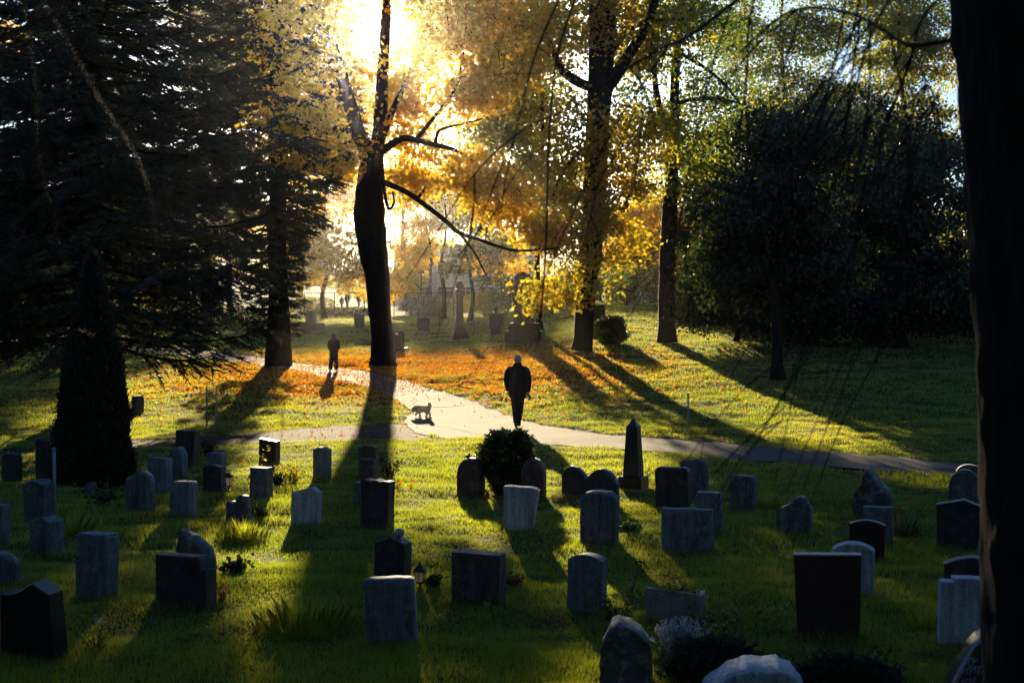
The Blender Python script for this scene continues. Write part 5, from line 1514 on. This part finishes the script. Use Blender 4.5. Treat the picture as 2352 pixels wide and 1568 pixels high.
bman = G(1189, 981)
man_st = dict(arms=[[(-.155,-.005,1.435),(-.225,-.01,1.37),(-.27,-.03,1.14),(-.235,.05,.90)], [(.155,-.005,1.435),(.225,-.01,1.37),(.275,-.04,1.13),(.255,.02,.87)]],
              legs=[[(-.085,0,.92),(-.062,.03,.50),(-.040,.0,.09),(-.045,.17,.035),(0,-.045,-.045)],
                    [(.085,0,.92),(.058,.05,.50),(.040,-.12,.20),(.030,-.02,.035),(.012,-.075,.0)]],
              coat=[(.70,.205,.145,0),(.80,.215,.155,0),(.95,.22,.16,0),(1.10,.215,.155,0),(1.25,.22,.155,.0),(1.36,.22,.14,-.01),(1.44,.215,.12,-.015),(1.50,.12,.10,-.01),(1.555,.090,.095,0),(1.575,.082,.088,.004)],
              leg_r=[.105,.088,.066])
man = person('person in long black coat and pale knit cap walking away with a dog leash', (bman[0], bman[1], bman[2]+.005), -.04, 1.75, hat='knit', coat='cloth_black', trousers='cloth_black', stance=man_st)
bag = MB(); bag.tube([(.262,.03,.80),(.285,-.02,.74),(.31,-.05,.66)],[.012,.02,.008],6); bag.tube([(.262,.03,.80),(.30,-.04,.76),(.345,-.07,.69)],[.010,.014,.005],6)
o = bag.build('strap', M['cloth_black'], None, smooth=True); o.location = man.location; o.rotation_euler = man.rotation_euler
tag(o, 'short black strap dangling from the right hand of the person in the long coat', 'strap')

bw = G(767, 853)
wom_st = dict(arms=[[(-.13,-.005,1.43),(-.19,-.01,1.37),(-.235,-.03,1.14),(-.15,.12,.98)], [(.13,-.005,1.43),(.19,-.01,1.37),(.235,-.04,1.13),(.15,.12,.97)]],
              legs=[[(-.085,0,.92),(-.12,.02,.50),(-.165,.0,.09),(-.185,.15,.035),(0,-.05,-.045)],
                    [(.085,0,.92),(.10,.0,.50),(.115,-.02,.09),(.12,.13,.035),(0,-.05,-.045)]],
              coat=[(.78,.185,.13,0),(.90,.20,.14,0),(1.05,.195,.135,0),(1.25,.20,.14,.0),(1.36,.21,.13,-.01),(1.44,.18,.10,-.012),(1.50,.10,.085,-.01),(1.53,.078,.08,0)],
              leg_r=[.105,.098,.098], coat_name='jacket')
person('person with long brown hair, dark jacket, wide dark trousers and white shoes on the path', (bw[0], bw[1], bw[2]+.005), .12, 87 * bw[1] / F, hair='hair', coat='cloth_dark', trousers='cloth_dark', shoes='white', stance=wom_st)
for u, H, rz, lab in ((798,1.78,.6,'tallest of three far walkers beyond the fence, dark clothes'), (785,1.3,.2,'small far walker beyond the fence, left of the tallest one'), (824,1.55,-.4,'far walker beyond the fence, close to the forked trunk')):
    x = P(u, 710, 146)[0]
    person(lab, (x, 146, zt(x, 146)+.11), rz, H, hat='cloth_dark', coat='cloth_dark', trousers='cloth_dark', stance=man_st, voxel=.03, group='walkers beyond the fence')

# ------------------------------------------------------------------ dog and leash
bd = G(972, 957)
root = empty('dog', (bd[0], bd[1], bd[2]+.004), 'small fluffy pale dog with raised tail walking left along the path, head low', 'dog', rz=.06)
mb = MB()
mb.tube([(-.13,0,.205),(-.05,0,.205),(.05,0,.21),(.12,0,.215)],[.080,.082,.074,.072],14)      # trunk
mb.ell((-.11,0,.20),(.085,.078,.092)); mb.ell((.12,0,.215),(.075,.072,.078))
mb.tube([(-.15,0,.235),(-.20,0,.235),(-.235,0,.205)],[.062,.054,.056],12)                      # neck
mb.ell((-.245,0,.195),(.060,.056,.058)); mb.tube([(-.265,0,.185),(-.315,0,.160)],[.036,.024],10); mb.ell((-.322,0,.160),(.014,.016,.012))
for s in (-1,1): mb.tube([(-.235,s*.045,.225),(-.235,s*.066,.180),(-.240,s*.060,.150)],[.018,.022,.010],8)
# legs: shoulder, wrist, paw ; hip, knee, hock, paw
mb.tube([(-.13,-.045,.17),(-.165,-.045,.10),(-.200,-.045,.075)],[.036,.026,.021],9); mb.tube([(-.200,-.045,.075),(-.185,-.045,.045)],[.021,.023],8)
mb.tube([(-.11,.045,.17),(-.095,.045,.10),(-.085,.045,.03)],[.036,.026,.021],9); mb.ell((-.095,.045,.018),(.032,.023,.018))
mb.tube([(.12,-.045,.19),(.075,-.045,.125),(.105,-.045,.075),(.085,-.045,.025)],[.052,.036,.023,.020],9); mb.ell((.075,-.045,.017),(.032,.023,.017))
mb.tube([(.13,.045,.19),(.125,.045,.125),(.185,.045,.080),(.180,.045,.025)],[.052,.036,.023,.020],9); mb.ell((.170,.045,.017),(.032,.023,.017))
mb.tube([(.165,0,.245),(.185,0,.300),(.165,0,.345),(.130,0,.360)],[.022,.030,.032,.014],9)       # tail
body = mb.solid('body', M['whitefur'], root, .011, 2, .5)
me = body.data; nv = len(me.vertices); co = np.empty(nv*3, np.float32); me.vertices.foreach_get('co', co); co = co.reshape(-1,3)
no = np.empty(nv*3, np.float32); me.vertices.foreach_get('normal', no); no = no.reshape(-1,3)
idx = rng.integers(0, nv, 9000)
base_ = co[idx]; nn = no[idx] + rng.normal(size=(9000,3))*.45; nn[:,2] -= .25; nn /= np.linalg.norm(nn,axis=1)[:,None]
L = (.020 + .016*rng.random(9000) + .022*(base_[:,0] > .14)*(base_[:,2] > .23))[:,None]
sd = np.cross(nn, rng.normal(size=(9000,3))); sd /= np.linalg.norm(sd,axis=1)[:,None]
V = np.empty((9000,3,3), np.float32); V[:,0] = base_ - sd*.003; V[:,1] = base_ + sd*.003; V[:,2] = base_ + nn*L
mesh_np('fur', V.reshape(-1,3), np.arange(27000).reshape(-1,3), M['whitefur'], root, rnd=np.repeat(rng.random(9000),3))
mb = MB(); mb.lathe([(.060,-.008),(.062,0),(.060,.008)], n=16); c = mb.build('collar', M['redpetal'], root); c.location = (-.19,0,.232); c.rotation_euler = (0,1.25,0)
ml = Matrix.Rotation(-.04, 4, 'Z') @ Vector((-.232,.09,.84)); hnd = np.array(man.location) + np.array(ml)
dg_ = np.array(root.location) + np.array([-.188,0,.290])
pts = []
for t in np.linspace(0,1,14):
    q = hnd*(1-t) + dg_*t; q[2] -= .16*math.sin(math.pi*t); pts.append(q)
mb = MB(); mb.tube(pts, .006, 5)
tag(mb.build('leash', solidmat('tan_webbing',(.45,.34,.18),(.55,.42,.24),20,.7,.1), None), 'thin tan leash running from the walking person to the small dog', 'leash')

# ------------------------------------------------------------------ fallen branch by the path
b = G(1085, 916); mb = MB()
mb.tube([(-.5,.4,.05),(-.2,.1,.10),(.1,-.2,.06),(.5,-.5,.03)],[.012,.022,.02,.01],6); mb.tube([(-.15,.08,.10),(.15,.15,.22),(.4,.05,.2)],[.014,.010,.004],5); mb.tube([(0,-.1,.08),(-.25,-.35,.12)],[.012,.004],5)
o = mb.build('fallen_branch', M['bark'], None); o.location = tuple(G(1060,893)); tag(o, 'dead fallen branch lying at the far edge of the path among orange leaves', 'branch')
mb = MB(); mb.tube([(-.6,0,.10),(0,.03,.11),(.6,-.03,.10)],[.10,.11,.09],9,wob=.1); o = mb.build('log', M['wood'], None); o.location = tuple(G(843,796)); tag(o, 'pale cut log lying behind the forked trunk', 'log')

# ------------------------------------------------------------------ the near tree on the right, bare hanging twigs
ty = 5.2
tb_x = P(2500, 700, ty)[0]
base = np.array([tb_x, ty, zt(tb_x, ty)])
root = empty('bare_tree', base, 'big dark trunk close by on the right with bare hanging twigs across the view', 'tree', 'near bare trees')
mb = MB()
def edge_pt(ue, v, r): 
    q = P(ue + 4, v, ty); q[0] += r * 1.09; return q
tr = [edge_pt(2262,1900,.46), edge_pt(2245,1568,.44), edge_pt(2240,1200,.43), edge_pt(2228,800,.42), edge_pt(2206,420,.41), edge_pt(2184,150,.41), edge_pt(2170,0,.41), edge_pt(2150,-300,.40), edge_pt(2120,-700,.36), edge_pt(2080,-1300,.28)]
bot = tr[0].copy(); bot[2] = base[2] - .1; bot[0] += .02
c, r = smooth_path([bot] + tr, [.62,.46,.44,.43,.42,.41,.41,.41,.40,.36,.28], 60)
cc_, rr_ = smooth_path(c, r, 420)
nn_ = 96; th_ = np.linspace(0, 2 * math.pi, nn_, endpoint=False)
TT, HH = np.meshgrid(th_, cc_[:, 2])
rd = .020 * (vnoise(TT * 9.5 + 3 * vnoise(HH * 1.3, TT * 2, 97), HH * 2.2, 98) - .5) + .022 * (vnoise(TT * 22, HH * 9, 99) - .5) + .02 * (vnoise(TT * 1.6 + 4, HH * 1.1, 96) - .5)
RR = rr_[:, None] + rd
VV = np.stack([cc_[:, 0][:, None] - base[0] + RR * np.cos(TT), cc_[:, 1][:, None] - base[1] + RR * np.sin(TT), HH - base[2]], 2).reshape(-1, 3)
mb.add(VV, [(i * nn_ + k, i * nn_ + (k + 1) % nn_, (i + 1) * nn_ + (k + 1) % nn_, (i + 1) * nn_ + k) for i in range(419) for k in range(nn_)])
mb.build('trunk', M['bark'], root, smooth=True)
def limb(pts, n=40, side=0, seed=0, tl=(.3,1.3), dirn=(-.42,.1,-1.0), r_t=.003, parent=root, b0=base, yk=.8, rk=.38, bm='twig'):
    """a limb given in view pixels and distance, with twigs hanging from it"""
    W, R = px([(u, v, y * yk, rp * rk) for u, v, y, rp in pts])
    c, r = smooth_path(W, R, len(pts)*6)
    mb = MB(); mb.tube(c - b0, r, 8, wob=.06)
    for k in range(side):
        i = rng.integers(len(c)//5, len(c))
        s = c[i]; L = tl[0] + (tl[1]-tl[0])*rng.random()
        d = np.array(dirn, float) + rng.normal(size=3)*np.array([.45,.35,.25]); d /= np.linalg.norm(d)
        p1 = s + d*L*.5 + rng.normal(size=3)*.05*L; p2 = p1 + (d + np.array([-.35*rng.random(),0,-.5]))*L*.5
        cc, rr = smooth_path([s, p1, p2], [r_t*1.3, r_t, r_t*.5], 9)
        # knobbly spur shoots
        mb.tube(cc - b0, rr * (1 + .25*rng.random(9)), 5, cap=False)
        for q in range(int(rng.integers(0, 4))):
            j = rng.integers(2, 8); dd = d + rng.normal(size=3)*.6; dd /= np.linalg.norm(dd)
            l2 = L*(.15+.3*rng.random())
            mb.tube([cc[j]-b0, cc[j]-b0+dd*l2*.5, cc[j]-b0+dd*l2+np.array([0,0,-.1*l2])], [r_t*.7,r_t*.55,r_t*.3], 4, cap=False)
    mb.build('branch', M[bm], parent, smooth=True)
limb([(2185,92,5.1,17),(2090,104,5.2,12),(2030,70,5.4,11),(1960,34,5.7,10),(1860,18,6.0,9),(1790,42,6.4,8),(1700,120,6.8,6)], side=9, tl=(.3,1.0))
limb([(1900,-160,5.0,17),(1760,-50,5.2,15),(1682,9,5.5,14),(1581,84,5.9,12),(1515,114,6.3,10),(1405,180,6.8,8),(1317,246,7.3,6.5),(1200,300,7.8,5),(1090,400,8.2,4),(1000,540,8.6,3.5),(935,640,8.8,3)], side=5, tl=(.3,.9))
limb([(2080,-60,5.6,9),(2010,60,5.8,8),(1965,200,6.0,7),(1930,330,6.2,6.2),(1895,480,6.3,5),(1840,580,6.4,3.6),(1790,640,6.5,2)], side=8, tl=(.3,.9), r_t=.0024)
limb([(2200,-40,5.6,9),(2120,40,5.9,8),(2085,160,6.1,7),(2030,290,6.3,6.4),(1985,420,6.4,5.6),(1960,560,6.5,4.4),(1905,680,6.6,3)], side=9, tl=(.3,.9), r_t=.0024)
limb([(1760,-120,6.2,7),(1720,60,6.4,6),(1715,190,6.4,5),(1690,310,6.5,4.6),(1640,420,6.6,3.4),(1590,500,6.7,2)], side=7, tl=(.3,.8), r_t=.0022)
limb([(2160,200,5.6,6),(2110,330,5.9,5.4),(2080,470,6.1,4.6),(2060,640,6.3,3.8),(2040,780,6.4,3),(1985,850,6.4,2)], side=8, tl=(.3,.8), r_t=.0022)
limb([(1985,-60,6.4,6),(1945,120,6.5,5.4),(1880,250,6.6,5),(1830,360,6.7,4),(1800,560,6.8,3.2),(1815,700,6.8,2.8),(1805,840,6.8,2.2),(1797,965,6.8,1.2)], side=8, tl=(.25,.7), r_t=.002)
limb([(2175,390,5.3,9),(2140,208,5.6,8),(2110,215,5.8,7),(2090,260,5.9,5),(2075,340,6.0,3)], side=5, tl=(.3,.7), r_t=.0024)
limb([(1350,-80,7.0,8),(1282,120,7.2,7),(1262,300,7.4,6.2),(1258,420,7.5,6),(1254,560,7.6,6),(1246,680,7.7,5.6),(1234,790,7.8,4)], side=3, tl=(.2,.5), r_t=.002)
limb([(1460,250,6.6,4),(1420,340,6.7,4.2),(1380,410,6.8,3.6),(1330,500,6.8,2)], side=2, tl=(.2,.4), r_t=.002)
limb([(1330,-90,6.4,7),(1265,40,6.5,6.4),(1225,140,6.6,6),(1190,280,6.8,5),(1160,420,6.9,4),(1150,520,7.0,2.4)], side=3, tl=(.2,.6), r_t=.002)

# a second bare tree beside the camera on the left: only its outer twigs reach the view
b0 = np.array([-4.6, 3.6, zt(-4.6, 3.6)])
root2 = empty('bare_tree', b0, 'bare tree out of view on the left whose thin blurred twigs cross the dark firs', 'tree', 'near bare trees')
mb = MB(); c, r = smooth_path([b0+np.array([0,0,-.1]), b0+np.array([.05,.1,2]), b0+np.array([.3,.3,4]), b0+np.array([.8,.6,6.2])], [.3,.22,.17,.12], 20); mb.tube(c-b0, r, 14, wob=.08); mb.build('trunk', M['bark'], root2, smooth=True)
kw = dict(parent=root2, b0=b0, yk=.6, rk=.30, bm='twig', dirn=(.5,.1,-.75))
limb([(-900,-500,4.2,20),(-200,60,4.4,13),(60,160,4.5,10),(180,200,4.6,8),(300,240,4.7,7),(380,230,4.9,5),(520,180,5.2,4),(700,60,5.6,3)], side=6, tl=(.2,.7), r_t=.0013, **kw)
limb([(-900,800,3.8,14),(-200,640,4.0,11),(0,540,4.2,9),(120,440,4.4,8),(260,390,4.6,7),(420,340,4.9,6),(560,260,5.2,5),(720,110,5.6,4),(800,-20,6,3)], side=6, tl=(.2,.6), r_t=.0013, **kw)
limb([(-900,-900,4.2,16),(-200,-300,4.4,12),(20,-60,4.5,8),(75,150,4.6,6),(85,330,4.7,6),(100,430,4.8,5),(150,520,4.9,3)], side=3, tl=(.2,.5), r_t=.0013, **kw)
limb([(-400,-800,4.6,12),(200,-300,4.9,9),(420,-60,5.1,7),(430,150,5.2,5.5),(446,230,5.3,5),(455,285,5.3,3)], side=2, tl=(.2,.4), r_t=.0013, **kw)
limb([(300,-500,5.6,10),(560,-160,5.8,8),(600,100,6.0,7),(618,300,6.1,7),(632,480,6.2,7),(645,640,6.3,7),(660,760,6.4,5)], side=2, tl=(.2,.4), r_t=.0013, **kw)

# ------------------------------------------------------------------ air
mb = MB(); mb.box((20, 720, 37), (1500, 1660, 84))
mb.v = [(x, y, z) for x, y, z in mb.v]
m, nt, out = newmat('air')
pv = nt.nodes.new('ShaderNodeVolumePrincipled')
pv.inputs['Color'].default_value = (1, .97, .92, 1)
pv.inputs['Density'].default_value = .00015
pv.inputs['Anisotropy'].default_value = .96
nt.links.new(pv.outputs[0], out.inputs['Volume'])
hz = mb.build('haze', m)
tag(hz, kind='stuff')
